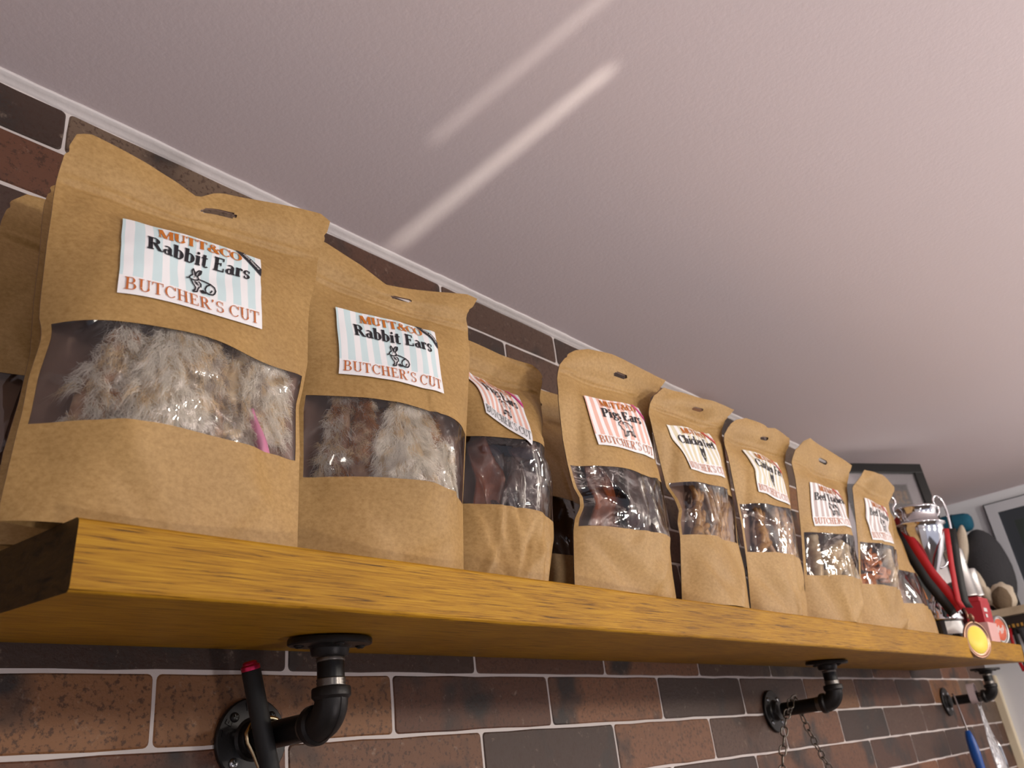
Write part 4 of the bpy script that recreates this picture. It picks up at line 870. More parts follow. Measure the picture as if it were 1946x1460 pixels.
for (u, t0, t1, d, w, c, ln, lb, sk, nf, fl) in (
    (-.60, .14, .46, .40, .014, C_, .12, 'small cream rabbit ear at the seam of the sawn-end pouch', None, 1700, 1.0),
    (-.44, .20, .50, .62, .016, G_, -.1, 'grey rabbit ear behind the small cream ear', None, 1500, 1.0),
    (-.20, .12, .50, .30, .023, W_, .03, 'fluffy white rabbit ear, the whitest in the sawn-end pouch', None, 3600, 1.25),
    (.03, .13, .52, .42, .017, G_, -.04, 'grey-white rabbit ear with a bare stem edge', None, 2200, .9),
    (.20, .10, .44, .50, .011, [(m_fur_c, 3), (m_fur_g, 3)], .02, 'thin brownish rabbit ear with sparse fur', None, 800, .5),
    (.40, .22, .54, .55, .020, G_, .1, 'grey rabbit ear lying deep behind the white film glints', None, 1900, .9),
    (.66, .26, .52, .36, .021, W_, -.14, 'short white and grey rabbit ear near the right seam', None, 2600, .9),
    (.62, .16, .33, .30, .006, [(m_fur_w, 1)], -.16, 'bare pink rabbit ear tip behind the film', m_rose, 60, .3),
    (.30, .12, .40, .75, .024, T_C, .0, 'tan rabbit ear at the back of the sawn-end pouch', None, 250, .4),
    (-.05, .12, .45, .85, .03, T_C, .0, 'dark tan rabbit ear flat against the back of the sawn-end pouch', None, 200, .4)):
    rabbit_ear(P1, u, t0, t1, d * .75, w, c, int(100 + u * 50 + d * 77), g1, lb, ln, nf, sk, fl)
for (u, t0, t1, d, w, c, ln, lb, nf, fl) in (
    (-.62, .12, .50, .35, .013, C_, .05, 'narrow white and tan rabbit ear near the left seam of the second pouch', 1500, .9),
    (-.38, .10, .46, .45, .014, T_C, -.06, 'tan brown rabbit ear with short fur', 1300, .6),
    (.02, .10, .50, .26, .026, W_, .06, 'large fluffy white rabbit ear in the middle of the second pouch', 4000, 1.3),
    (.42, .12, .46, .60, .017, T_C, .0, 'brown rabbit ear behind the big white ear', 900, .5),
    (.62, .10, .36, .34, .014, W_, -.1, 'small white rabbit ear low beside the right seam', 1800, 1.0),
    (-.15, .12, .46, .8, .026, T_C, .1, 'tan rabbit ear flat against the back of the second pouch', 200, .4)):
    rabbit_ear(P2, u, t0, t1, d * .7, w, c, int(300 + u * 50 + d * 77), g2, lb, ln, nf, None, fl)

m_pigd = mat('dark_glazed_pig_ear', lin(70, 44, 38), 0.25, noise=(30, lin(36, 22, 22), .4, .62), bump=(60, .5, .003), coat=.4)
m_pigr = mat('red_brown_pig_ear', lin(128, 66, 34), 0.3, noise=(26, lin(60, 30, 22), .4, .65), bump=(60, .5, .003), coat=.4)
m_foot = mat('dried_chicken_skin', lin(186, 142, 84), 0.4, noise=(120, lin(138, 94, 48), .4, .62), bump=(200, .4, .001), coat=.2)
m_trach = mat('dried_trachea', lin(206, 186, 152), 0.45, noise=(60, lin(160, 132, 96), .4, .65), bump=(120, .4, .001))
m_crisp = mat('orange_crisp', lin(206, 126, 52), 0.35, noise=(70, lin(150, 82, 30), .35, .65), bump=(150, .6, .002))
def pig_ear(P, u, t, d, su, st_, rot, mt, seed, group, label):
    n = 14; V = []; r = random.Random(seed); V = []; fs = []
    for j in range(n + 1):
        for i in range(n + 1):
            a = -1 + 2 * i / n; b = -1 + 2 * j / n; w = (1 - .75 * max(0, (b + .2) / 1.2) ** 1.5)
            ca, sa = math.cos(rot), math.sin(rot); x = a * w * su; z = b * st_
            uu = u + (x * ca - z * sa); tt = t + (x * sa + z * ca) * .75
            dd = d + .22 * math.sin(2.6 * a + seed) * math.cos(2 * b + seed) + .10 * math.sin(5 * b + 3 * a + seed)
            V.append(inside(P, np.array(max(-.80, min(.80, uu))), np.array(max(.03, min(.84, tt))), max(.12, min(.88, dd))))
    fs = [(j * (n + 1) + i, j * (n + 1) + i + 1, (j + 1) * (n + 1) + i + 1, (j + 1) * (n + 1) + i) for j in range(n) for i in range(n)]
    o = MB().add(np.array(V), fs, 0, True).build('pig_ear', mt); so = o.modifiers.new('thick', 'SOLIDIFY'); so.thickness = .0018; so.offset = 1
    tag(o, label, 'pig ear', group)
for k, g in (('b3', 'pig ears in the pouch with the bent sticker'), ('b4', 'pig ears in the pouch with orange footer lettering')):
    P = PO[k]; s0 = 7 if k == 'b3' else 31; nm = 'bent-sticker pouch' if k == 'b3' else 'orange-footer pouch'
    for i, (u, t, d, su, st_, rot, mt, what) in enumerate((
        (-.55, .28, .30, .34, .30, .2, m_pigr, 'red-brown dried pig ear near the left seam of the '),
        (.30, .30, .22, .52, .34, -.5, m_pigd, 'dark glossy pig ear filling the front of the '),
        (-.05, .40, .50, .40, .30, .9, m_pigd, 'dark pig ear standing upright in the middle of the '),
        (.05, .22, .72, .70, .30, 0, m_pigr, 'brown pig ear flat against the back of the '),
        (.68, .26, .45, .24, .30, .1, m_pigd, 'dark narrow pig ear near the right seam of the '))):
        if k == 'b3': u, su = u * .75, su * .75
        pig_ear(P, u, t, d, su, st_, rot, mt, s0 + i, g, what + nm)

def chicken_foot(P, u, t, d, rot, size, seed, group, label):
    c = inside(P, np.array(u), np.array(t), d); b = MB(); r = random.Random(seed)
    cr, sr = math.cos(rot), math.sin(rot)
    def Q(x, y, z):
        return (x * cr - z * sr, y, x * sr + z * cr)
    def seg(pts, rs, n=9):
        q = np.array([Q(*p) for p in pts]) * size + c; fy, by = film_y(P, q); rr = np.array(rs) * size
        q[:, 1] = np.clip(q[:, 1], fy + rr + .001, np.maximum(by - rr - .0005, fy + rr + .001)); b.tube([tuple(x) for x in q], list(rr), n)
    seg([(0, 0, .045), (0, .001, .02), (.001, 0, 0), (0, -.002, -.008)], [.0085, .0062, .0068, .008])
    for a, ln in ((-.55, .036), (0.05, .044), (.6, .036)):
        p = []; rs = []
        for k in range(6):
            s = k / 5; p.append((math.sin(a) * ln * s * (1 - .15 * s), -.004 * math.sin(3 * s) , -.006 - math.cos(a) * ln * s)); rs.append([.0058, .0050, .0056, .0042, .0046, .0016][k])
        seg(p, rs)
    seg([(0, 0, -.004), (-.008, .004, -.012), (-.014, .006, -.022)], [.0048, .0038, .0014])
    o = b.build('chicken_foot', m_foot); tag(o, label, 'chicken foot', group)
for k, g, nm in (('b5', 'chicken feet in the pouch next to the pigs ears', 'pouch beside the Pigs Ears'), ('b6', 'chicken feet in the pouch next to the beef trachea', 'pouch beside the Beef Trachea')):
    for i, (u, t, d, rot, sz) in enumerate(((.05, .36, .25, .12, .95), (.32, .36, .3, -.05, 1.0), (-.2, .28, .35, .5, .9), (.6, .32, .4, -.2, .9), (-.5, .30, .4, 2.4, .85), (.2, .22, .6, 1.6, .85), (-.35, .42, .6, 2.9, .8), (.5, .42, .65, 3.2, .8))):
        chicken_foot(PO[k], u, t, d, rot, sz, i, g, 'tan dried chicken foot in the ' + nm)

def trachea(P, u, t, d, rot, ln, R, mt, seed, group, label, name='beef_trachea', cat='trachea'):
    c = inside(P, np.array(u), np.array(t), d); n = 24; pts = []; rs = []; r = random.Random(seed)
    for k in range(n + 1):
        s = k / n - .5; pts.append(c + np.array([math.sin(rot) * ln * s, 0.001 * math.sin(9 * s), math.cos(rot) * ln * s + .004 * math.sin(5 * s + seed)])); rs.append(R * (1 + .10 * math.sin(k * math.pi * .9) + .05 * r.uniform(-1, 1)))
    q = np.array(pts); fy, by = film_y(P, q); rs = np.minimum(rs, np.maximum((by - fy) / 2 - .0012, .002)); q[:, 1] = np.clip(q[:, 1], fy + rs + .001, np.maximum(by - rs - .0005, fy + rs + .001))
    o = MB().tube([tuple(x) for x in q], list(rs), 12, caps=True).build(name, mt); tag(o, label, cat, group)
for i, (u, t, d, rot, ln, R) in enumerate(((-.2, .26, .3, 1.3, .06, .010), (.3, .30, .3, .3, .07, .011), (.65, .30, .4, -.1, .075, .009), (.0, .37, .5, 1.0, .08, .010), (-.6, .32, .4, .1, .07, .009), (.1, .20, .6, 1.5, .09, .010))):
    trachea(PO['b7'], u, t, d, rot, ln, R, m_trach, i, 'beef trachea pieces in the pale-tube pouch', 'pale ribbed dried trachea tube in the pouch beside Chicken Feet')
for i, (u, t, d, rot, ln, R) in enumerate(((.25, .34, .3, .05, .08, .009), (.55, .32, .3, -.15, .09, .009), (.75, .28, .5, .1, .07, .008))):
    trachea(PO['b8'], u, t, d, rot, ln, R, m_trach, 20 + i, 'beef trachea pieces in the pouch with the folded top', 'pale ribbed dried trachea tube beside orange crisp pieces')
def crisp(P, u, t, d, sz, seed):
    c = inside(P, np.array(u), np.array(t), d); r = random.Random(seed); n = 7; V = []
    ax = Vector((r.uniform(-1, 1), -1, r.uniform(-1, 1))).normalized(); R = ax.to_track_quat('Z', 'Y').to_matrix()
    for j in range(n + 1):
        for i in range(n + 1):
            a = -1 + 2 * i / n; b = -1 + 2 * j / n; a, b = a * math.sqrt(1 - b * b / 2), b * math.sqrt(1 - a * a / 2)
            v = R @ Vector((a * sz, b * sz * .7, .3 * sz * math.sin(4 * a + seed) * math.cos(3 * b + seed * 2))); V.append(c + np.array(v))
    V = np.array(V); fy, by = film_y(P, V); V[:, 1] = np.clip(V[:, 1], fy + .0025, np.maximum(by - .002, fy + .003))
    fs = [(j * (n + 1) + i, j * (n + 1) + i + 1, (j + 1) * (n + 1) + i + 1, (j + 1) * (n + 1) + i) for j in range(n) for i in range(n)]
    o = MB().add(V, fs, 0, True).build('crisp_piece', m_crisp); so = o.modifiers.new('thick', 'SOLIDIFY'); so.thickness = .0014; so.offset = 1
    tag(o, 'orange crinkled crisp piece in the folded-top pouch', 'treat', 'orange crisp pieces in the folded-top pouch')
rc = random.Random(8)
for i in range(16): crisp(PO['b8'], -.72 + .7 * rc.random(), .20 + .22 * rc.random(), .2 + .5 * rc.random(), .013 + .006 * rc.random(), i)
for i, (u, t, d, su, st_, rot) in enumerate(((.1, .3, .4, .5, .3, .2), (-.4, .28, .5, .3, .3, .5))):
    for k, lb in (('b3b', 'dark pig ear inside the shaded pouch between the Pigs Ears pouches'), ('b0', 'dark dried ear inside the shaded pouch by the tiles')):
        pig_ear(PO[k], u, t, d, su, st_, rot, m_pigd, 70 + i, 'dark pieces in the back row pouch of ' + ('the pigs ears' if k == 'b3b' else 'the shelf end'), lb)

# small black and orange sticker on the pouch behind the trophy
def small_sticker():
    P = PO['b9']; b = MB(); m_ = mat('slate_sticker', lin(58, 66, 74), .4)
    def q(u0, u1, t0, t1, off):
        n = 8; UU, TT = np.meshgrid(np.linspace(u0, u1, n + 1), np.linspace(t0, t1, n + 1))
        return P.front(UU.ravel(), TT.ravel(), off), [(j * (n + 1) + i, j * (n + 1) + i + 1, (j + 1) * (n + 1) + i + 1, (j + 1) * (n + 1) + i) for j in range(n) for i in range(n)]
    s = MB().add(*q(.42, .86, .20, .52, .0008), 0, True).build('sticker', m_, e9)
    MB().add(*q(.44, .84, .27, .42, .0013), 0, True).build('sticker_panel', m_orange, s)
small_sticker()

# ------------------------------------------------------------------ trophy with ribbon and medal
m_chrome = mat('silver_plate', lin(226, 226, 230), 0.09, 1.0)
m_base = mat('black_marble', lin(14, 14, 15), 0.18, coat=.5)
m_plate = mat('white_plate', lin(226, 228, 228), 0.35)
m_red = mat('red_ribbon', lin(176, 14, 28), 0.55); m_rblk = mat('black_ribbon', lin(12, 12, 13), 0.6)
m_bronze = mat('bronze_medal', lin(152, 118, 98), 0.28, 0.9); m_yel = mat('yellow_disc', lin(240, 220, 84), 0.5)
TB = Vector((1.905, -0.192, 0)); TB.z = ztop(TB.y) + 0.0046
def trophy():
    e = empty('trophy', TB, 'silver two-handled trophy cup on a black base beside the pouches', 'trophy')
    T4 = Matrix.Translation(TB) @ Matrix.Rotation(TA, 4, 'X') @ Matrix.Diagonal((1, 1, .95, 1))
    MB().lathe([(0.0, 0), (0.043, 0), (0.043, 0.004), (0.041, 0.012), (0.038, 0.034), (0.037, 0.036), (0, 0.036)], T4, 36).build('base', m_base, e, sharp=40)
    # plate on the base, facing the shop
    vs = []; n = 8
    for z in (0.007, 0.033):
        r = 0.0428 - (z - .004) * .16
        for i in range(n + 1):
            a = math.radians(-158 + 56 * i / n); vs.append(T4 @ Vector((r * math.cos(a), r * math.sin(a), z)))
    MB().add(vs, [(i, i + 1, n + 2 + i, n + 1 + i) for i in range(n)], 0, True).build('name_plate', m_plate, e)
    foot = [(0.0, .036), (.040, .036), (.041, .040), (.038, .044), (.0385, .050), (.036, .058), (.030, .068), (.021, .076), (.0215, .080), (.012, .086), (.0085, .100), (.0075, .118), (.010, .128), (0, .128)]
    MB().lathe(foot, T4, 40).build('foot', m_chrome, e)
    cup = [(0.0, .128), (.010, .129), (.016, .140), (.025, .160), (.035, .185), (.0425, .212), (.0455, .232), (.0445, .240), (.050, .243), (.051, .246), (.043, .250), (.0385, .256), (.038, .268), (.039, .276), (.0425, .280), (.043, .283), (.040, .285), (.0365, .283), (.035, .268), (.037, .250), (.040, .235), (.036, .205), (.020, .160), (0, .140)]
    MB().lathe(cup, T4, 44).build('cup', m_chrome, e)
    # raised flutes of the foot
    fl = MB()
    for k in range(20):
        a = 2 * math.pi * k / 20; fl.tube([T4 @ Vector((r * math.cos(a), r * math.sin(a), z)) for r, z in ((.0388, .048), (.0365, .058), (.0305, .068), (.0225, .0755))], .0022, 6)
    fl.build('fluting', m_chrome, e)
    for ang in (-42, 138):
        c, s = math.cos(math.radians(ang)), math.sin(math.radians(ang)); prof = [(.041, .262), (.050, .272), (.052, .284), (.044, .296), (.046, .308), (.055, .311), (.064, .302), (.069, .280), (.070, .250), (.066, .215), (.055, .180), (.040, .158), (.028, .150), (.021, .151)]
        pts = []
        for i in range(len(prof) - 1):
            for k in range(3):
                q = k / 3; p0 = prof[max(i - 1, 0)]; p1 = prof[i]; p2 = prof[i + 1]; p3 = prof[min(i + 2, len(prof) - 1)]
                f_ = lambda a0, a1, a2, a3: .5 * (2 * a1 + (a2 - a0) * q + (2 * a0 - 5 * a1 + 4 * a2 - a3) * q * q + (3 * a1 - a0 - 3 * a2 + a3) * q ** 3)
                pts.append((f_(p0[0], p1[0], p2[0], p3[0]), f_(p0[1], p1[1], p2[1], p3[1])))
        pts.append(prof[-1])
        MB().tube([T4 @ Vector((r * c, r * s, z)) for r, z in pts], .0026, 8).build('handle', m_chrome, e)
    return T4
T4 = trophy()
def medal():
    e = empty('medal', (1.862, -0.252, 1.80), 'yellow centred bronze medal on a red and black ribbon over the shelf edge', 'medal')
    tip = Vector((1.860, -0.2540, 1.880))
    # ribbon band hung around the cup: left strap, right strap
    def strap(name, pts, bands, width, wdir):
        n = len(pts)
        for nm, a, b, m_ in bands:
            vs = []
            for i, p in enumerate(pts):
                p = Vector(p); w = Vector(wdir[i]).normalized()
                vs += [p + w * (a * width), p + w * (b * width)]
            o = MB().add(vs, [(2 * i, 2 * i + 1, 2 * i + 3, 2 * i + 2) for i in range(n - 1)], 0, True).build(nm, m_, e)
            s = o.modifiers.new('thick', 'SOLIDIFY'); s.thickness = .0008
    Lp = [(1.8917, -.1808, 2.0848), (1.8696, -.1948, 2.0487), (1.8558, -.2093, 2.0013), (1.8574, -.2236, 1.9487), (1.8590, -.2375, 1.9136), (1.8600, -.2493, 1.8828), (1.8590, -.2535, 1.8680)]
    wl = [tuple(-RIGHT * .55 + DOWN * .85)] * 6 + [tuple(-RIGHT * .3 + DOWN * .2)]
    strap('ribbon_strap', Lp, [('black_stripe', 0.45, 1.05, m_rblk), ('red_stripe', -.1, .45, m_red)], .034, wl)
    Rp = [(1.9128, -.2613, 2.0338), (1.8916, -.2592, 1.9925), (1.8753, -.2561, 1.9533), (1.8630, -.2526, 1.9105), (1.8605, -.2500, 1.8828), (1.8590, -.2540, 1.8680)]
    wr = [tuple(RIGHT)] * 6
    strap('ribbon_strap', Rp, [('red_stripe', -.25, .12, m_red), ('black_stripe', .12, .62, m_rblk)], .030, wr)
    MB().tube([(tip.x - .002, tip.y, tip.z - .012), (tip.x - .006, tip.y - .003, tip.z - .024), (tip.x - .012, tip.y - .004, tip.z - .034)], .0018, 8).build('ring', m_bronze, e)
    d = Vector((-.45, -1, -.05)); M4 = at((1.8605, -0.2560, 1.806), d)
    MB().lathe([(0, 0), (.034, 0), (.0355, .0008), (.0355, .0032), (.034, .0042), (.0315, .0042), (.031, .0034), (.0265, .0034), (0, .0034)], M4, 44).build('disc_rim', m_bronze, e)
    MB().lathe([(0, .0034), (.026, .0034), (.0255, .0041), (0, .0043)], M4, 40).build('disc_centre', m_yel, e)
    MB().tube([M4 @ Vector((.002, .033, .002)), M4 @ Vector((.004, .042, .002)), M4 @ Vector((.0, .048, .0015))], .0045, 10, flat=.5).build('lug', m_bronze, e)
medal()

# ------------------------------------------------------------------ framed poster leaning behind the trophy
m_fblk = mat('black_frame', lin(13, 14, 15), 0.42); m_mount = mat('pale_mount', lin(212, 202, 208), 0.7)
m_poster = mat('slate_poster', lin(58, 66, 68), 0.6); m_tan = mat('tan_print', lin(186, 142, 84), 0.6); m_dkprint = mat('dark_print', lin(46, 50, 52), 0.6)
def poster():
    h = Vector((.80, -.60, -.054)).normalized(); up = Vector((.035, .030, .43)); up = (up - h * up.dot(h)).normalized(); nr = h.cross(up).normalized()   # nr faces the shop
    if nr.y > 0: nr = -nr
    BR = Vector((2.192, -0.195, ztop(-.195) + .003)); Wd, Hg = .285, .452
    o3 = Matrix((h, up, nr)).transposed().to_4x4(); o3.translation = BR - h * Wd
    e = empty('framed_poster', tuple(BR - h * Wd / 2), 'black framed slate poster with tan spotted print leaning behind the trophy', 'picture')
    def bar(x0, x1, y0, y1, z0, z1, nm, m_):
        b = MB(); vs = [o3 @ Vector((x, y, z)) for x in (x0, x1) for y in (y0, y1) for z in (z0, z1)]
        return b.add(vs, [(0, 1, 3, 2), (4, 6, 7, 5), (0, 4, 5, 1), (2, 3, 7, 6), (0, 2, 6, 4), (1, 5, 7, 3)]).build(nm, m_, e, bevel=.001)
    r = .025
    for a in ((0, Wd, 0, r), (0, Wd, Hg - r, Hg), (0, r, r, Hg - r), (Wd - r, Wd, r, Hg - r)): bar(*a, -.009, .009, 'frame_rail', m_fblk)
    bar(r, Wd - r, r, Hg - r, -.006, .002, 'mount', m_mount)
    k = .054
    pr = bar(k, Wd - k, k, Hg - k, .002, .0026, 'print', m_poster)
    # tan spotted animal print and lettering, flat on the print
    def flat(polys, m_, nm, z):
        b = MB()
        for q in polys: b.add([o3 @ Vector((x, y, z)) for x, y in q], [tuple(range(len(q)))])
        return b.build(nm, m_, pr)
    rr = random.Random(5); blob = []
    for i in range(40):
        a = 2 * math.pi * i / 40; blob.append((Wd * .52 + .078 * math.cos(a) * (1 + .10 * math.sin(3 * a)), .235 + .085 * math.sin(a) * (1 + .12 * math.cos(2 * a))))
    flat([blob], m_tan, 'animal_print', .0029)
    sp = []
    for i in range(26):
        a = rr.uniform(0, 6.28); d = rr.uniform(0, .9); cx, cy = Wd * .52 + .068 * d * math.cos(a), .235 + .075 * d * math.sin(a); w, hh, t = rr.uniform(.004, .008), rr.uniform(.008, .016), rr.uniform(0, 3)
        sp.append([(cx + w * math.cos(x) * math.cos(t) - hh * math.sin(x) * math.sin(t), cy + w * math.cos(x) * math.sin(t) + hh * math.sin(x) * math.cos(t)) for x in [6.283 * j / 9 for j in range(9)]])
    flat(sp, m_dkprint, 'spots', .0032)
    P = []
    y0, y1 = Hg - k - .052, Hg - k - .018; x = Wd - k - .068; s = .0075
    R_ = lambda a, b, c, d: P.append([(a, b), (c, b), (c, d), (a, d)])
    R_(x, y0, x + s, y1); R_(x, y1 - s, x + .02, y1); R_(x, (y0 + y1 - s) / 2, x + .017, (y0 + y1 + s) / 2); R_(x, y0, x + .02, y0 + s); x += .024
    R_(x, y0, x + s, y1); R_(x, y1 - s, x + .02, y1); R_(x + .0145, y0 + .017, x + .0215, y1); R_(x, y0 + .015, x + .02, y0 + .021); P.append([(x + .008, y0 + .017), (x + .015, y0 + .017), (x + .023, y0), (x + .015, y0)]); x += .027
    R_(x, y0 + .011, x + s, y1); R_(x, y0, x + s, y0 + .0065)
    flat(P, m_tan, 'lettering', .0029)
    gl = film_material('picture_glass', (.95, .96, .96, 1), bumps=0.0, base=.04)
    bar(r - .001, Wd - r + .001, r - .001, Hg - r + .001, .0045, .0060, 'glass', gl)
poster()

# ------------------------------------------------------------------ small goods at the far end of the shelf
m_rbox = mat('red_card', lin(178, 40, 52), 0.45); m_pbox = mat('pale_pink_card', lin(220, 172, 168), 0.5); m_can = mat('brushed_tin', lin(196, 198, 196), 0.3, 0.9); m_orl = mat('orange_red_print', lin(206, 92, 60), 0.4)
def goods():
    R = Matrix.Rotation(TA, 3, 'X')
    y = -.212; z = ztop(y) + .0008; e = empty('snack_box', (2.150, y, z), 'red and pale pink card box under the tin canisters at the shelf end', 'box')
    MB().box((2.150, y, z + .022), (.075, .036, .044), 0, R).build('lower_sleeve', m_pbox, e, bevel=.001)
    MB().box((2.150, y, z + .067), (.075, .036, .046), 0, R).build('carton', m_rbox, e, bevel=.001)
    MB().box((2.150, y, z + .0945), (.077, .038, .010), 0, R).build('lid', m_rbox, e, bevel=.001)
    b = MB()
    for q in ((-.02, .082, .018, .008), (-.012, .070, .026, .008), (-.018, .057, .014, .007)): b.box((2.150 + q[0], y - .0187, z + q[1]), (q[2], .0006, q[3]), 0, R)
    b.build('printed_marks', m_plate, e)
    ztp = z + .1015
    for i, (dx, dy, r, h, lb) in enumerate(((-.022, .006, .0195, .108, 'tall tin canister standing on the red card box'), (.006, -.006, .0145, .062, 'short tin canister in the middle on the red card box'), (.029, .004, .0125, .055, 'short tin canister at the end on the red card box'))):
        x_, y_ = 2.150 + dx, y + dy - .003; e2 = empty('tin_canister', (x_, y_, ztp), lb, 'canister', 'tin canisters on the red box'); M4 = Matrix.Translation((x_, y_, ztp + .0012)) @ Matrix.Rotation(0, 4, 'X')
        MB().lathe([(0, 0), (r, 0), (r, .004), (r * .96, .005), (r * .96, h * .7), (0, h * .7)], M4, 24).build('body', m_can, e2, sharp=40)
        MB().lathe([(0, h * .7), (r * 1.02, h * .7), (r * 1.03, h * .73), (r * 1.0, h * .78), (r * 1.02, h * .95), (r * .9, h), (0, h)], M4, 24).build('lid', m_can, e2, sharp=40)
    # tin lying on its side
    c = Vector((2.238, -.200, ztop(-.200) + .0335)); e3 = empty('food_tin', (2.238, -.20, ztop(-.20)), 'round food tin lying on its side at the shelf end', 'tin'); M4 = at(c, (-.25, -1, -.09))
    MB().lathe([(0, -.03), (.030, -.03), (.0315, -.028), (.0305, -.025), (.0305, .022), (.0315, .024), (.0318, .028), (.030, .0305), (.028, .0300), (.027, .0275), (0, .0275)], M4, 36).build('can_body', m_can, e3, sharp=40)
    MB().lathe([(0, .0276), (.0245, .0276), (.024, .0282), (0, .0282)], M4, 32).build('lid_print', m_orl, e3)
    b = MB()
    for k in range(5): b.box(M4 @ Vector((-.012 + .006 * k, .004 * math.sin(k * 2), .0285)), (.003, .012, .0006), 0, M4.to_3x3())
    b.build('lid_marks', m_plate, e3)
goods()

# ------------------------------------------------------------------ far wall: shelf, toy, leads, picture
m_plank = mat('pale_plank', lin(196, 180, 156), 0.6, noise=(14, lin(170, 152, 126), .35, .65)); m_fascia = mat('dark_fascia', lin(40, 30, 26), 0.5); m_gold = mat('gold_marks', lin(186, 140, 62), 0.4)
e = empty('wall_shelf', (2.85, -.30, 1.93), 'pale plank shelf with dark fascia fixed to the white far wall', 'shelf')
MB().box((2.848, -.31, 1.934), (.195, .44, .022)).build('plank', m_plank, e, bevel=.002)
MB().box((2.774, -.31, 1.897), (.020, .40, .048)).build('fascia', m_fascia, e, bevel=.001)
b = MB(); rg = random.Random(2)
for k in range(14): b.box((2.7635, -.13 - .011 * k, 1.896), (.0012, rg.uniform(.003, .007), rg.uniform(.006, .011)))
b.build('gilt_marks', m_gold, e)
m_plush = mat('charcoal_plush', lin(58, 58, 62), 0.9, bump=(220, .5, .004)); m_cplush = mat('cream_plush', lin(214, 200, 180), 0.9, bump=(220, .5, .004)); m_bplush = mat('brown_plush', lin(116, 98, 78), 0.9, bump=(220, .5, .004)); m_teal = mat('teal_knit', lin(20, 92, 118), 0.85, bump=(160, .5, .003))
def blob(name, c, r, m_, parent, n=16, amp=.06, seed=0, R=None):
    vs = []; fs = []
    for j in range(n + 1):
        th = math.pi * j / n
        for i in range(2 * n):
            ph = math.pi * i / n; d = Vector((math.sin(th) * math.cos(ph), math.sin(th) * math.sin(ph), math.cos(th))); k = 1 + amp * mnoise.noise(d * 1.7 + Vector((seed, 0, 0)))
            v = Vector((d.x * r[0], d.y * r[1], d.z * r[2])) * k
            if R is not None: v = R @ v
            vs.append(v + Vector(c))
    for j in range(n):
        for i in range(2 * n): fs.append((j * 2 * n + i, j * 2 * n + (i + 1) % (2 * n), (j + 1) * 2 * n + (i + 1) % (2 * n), (j + 1) * 2 * n + i))
    return MB().add(vs, fs, 0, True).build(name, m_, parent, recalc=True)
e = empty('plush_toy', (2.85, -.135, 1.945), 'charcoal plush dog toy with cream trim on the pale far shelf', 'toy')
blob('body', (2.865, -.118, 2.070), (.062, .068, .124), m_plush, e)
blob('cream_stripe', (2.815, -.085, 2.150), (.014, .016, .062), m_cplush, e, R=Matrix.Rotation(.25, 3, 'X'))
blob('belly_patch', (2.815, -.092, 2.035), (.020, .022, .045), m_cplush, e, seed=3)
ER = Matrix.Rotation(.1, 3, 'X')
blob('ear_lining', (2.800, -.140, 1.975), (.020, .026, .036), m_bplush, e, amp=.1, R=ER)
blob('ear_trim', (2.812, -.143, 1.980), (.020, .034, .042), m_cplush, e, amp=.18, seed=7, R=ER)
blob('cuff_tuft', (2.806, -.108, 1.992), (.014, .016, .034), m_cplush, e, amp=.2, seed=4, R=Matrix.Rotation(-.3, 3, 'X'))
e = empty('knitted_ball', (2.87, -.075, 2.20), 'teal knitted toy roll lying on top of the charcoal plush', 'toy')
MB().lathe([(0, -.05), (.018, -.049), (.026, -.043), (.029, -.03), (.030, 0), (.029, .03), (.025, .043), (.017, .049), (0, .05)], at((2.862, -.075, 2.2265), (0, -1, -.1)), 24).build('knit_body', m_teal, e)
MB().tube([(2.862 + .0303 * math.cos(a), -.075, 2.2265 + .0303 * math.sin(a)) for a in [6.2832 * k / 24 for k in range(25)]], .0012, 6).build('seam', m_blk, e)
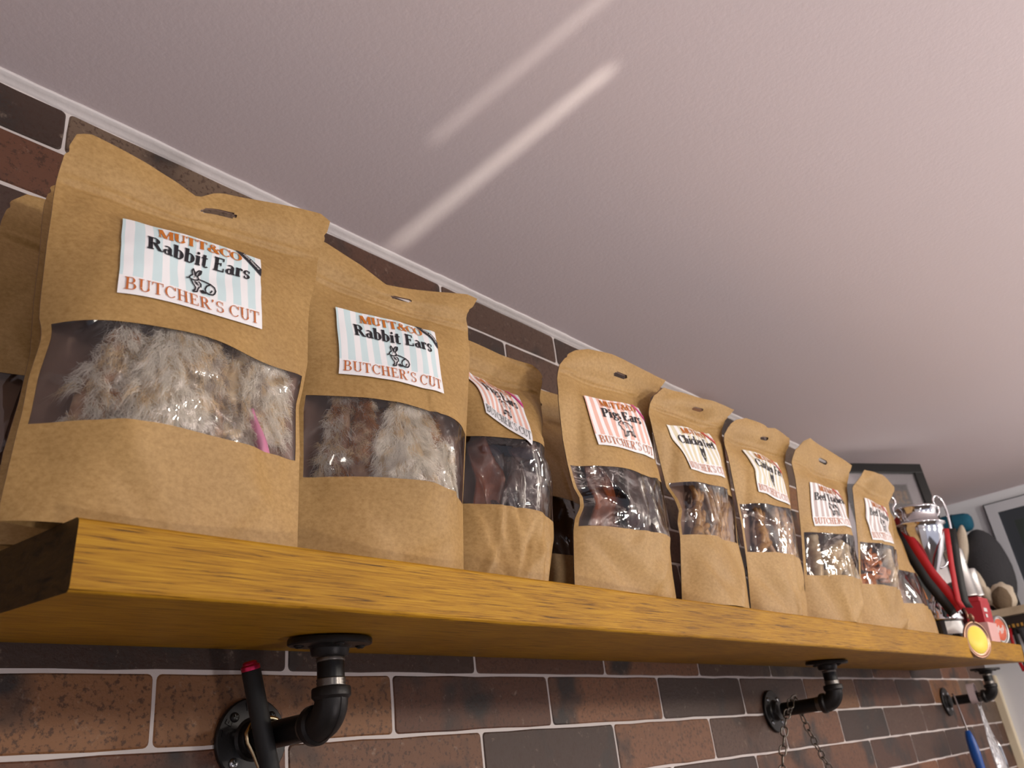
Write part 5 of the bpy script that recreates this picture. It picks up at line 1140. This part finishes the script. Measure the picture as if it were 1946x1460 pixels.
# leads hanging by the fascia
e = empty('dog_lead', (2.752, -.155, 1.86), 'black and red dog leads hanging below the far shelf', 'lead')
MB().tube([(2.762, -.150, 1.890), (2.756, -.150, 1.872), (2.752, -.149, 1.80), (2.752, -.146, 1.70), (2.752, -.14, 1.62)], .0055, 8, flat=.4).build('black_strap', m_rblk, e)
MB().tube([(2.762, -.140, 1.890), (2.756, -.138, 1.868), (2.752, -.134, 1.82), (2.752, -.140, 1.775)], .0045, 8, flat=.4).build('red_strap', m_red, e)
MB().tube([(2.756, -.168, 1.885), (2.750, -.172, 1.85), (2.750, -.176, 1.77), (2.750, -.17, 1.66)], .009, 8, flat=.5).build('grey_strap', m_plush, e)
# picture on the far wall
m_silver = mat('pale_silver_frame', lin(196, 198, 206), 0.45); m_dl = mat('dark_edge', lin(52, 58, 66), 0.5); m_pic = mat('dark_green_picture', lin(44, 54, 52), 0.6)
e = empty('wall_picture', (XF - .01, -.38, 2.06), 'pale silver framed dark picture hanging on the white far wall', 'picture')
def pbar(y0, y1, z0, z1, x0, x1, nm, m_): MB().box(((x0 + x1) / 2, (y0 + y1) / 2, (z0 + z1) / 2), (abs(x1 - x0), abs(y1 - y0), abs(z1 - z0))).build(nm, m_, e)
Y0, Y1, Z0, Z1 = -.158, -.56, 1.955, 2.272; w = .030; X0, X1 = XF - .001, XF - .021
pbar(Y0 + .004, Y1 - .004, Z0 - .004, Z1 + .004, X0, X1 + .006, 'back_edge', m_dl)
for a in ((Y0, Y1, Z1 - w, Z1), (Y0, Y1, Z0, Z0 + w), (Y0, Y0 - w, Z0 + w, Z1 - w), (Y1 + w, Y1, Z0 + w, Z1 - w)): pbar(*a, X0, X1, 'frame_rail', m_silver)
pbar(Y0 - w, Y1 + w, Z0 + w, Z1 - w, X0, X0 - .012, 'inner_edge', m_dl)
pbar(Y0 - w - .004, Y1 + w + .004, Z0 + w + .004, Z1 - w - .004, X0, X0 - .013, 'mount', m_silver)
pbar(Y0 - w - .035, Y1 + w + .035, Z0 + w + .035, Z1 - w - .035, X0, X0 - .0145, 'print', m_pic)
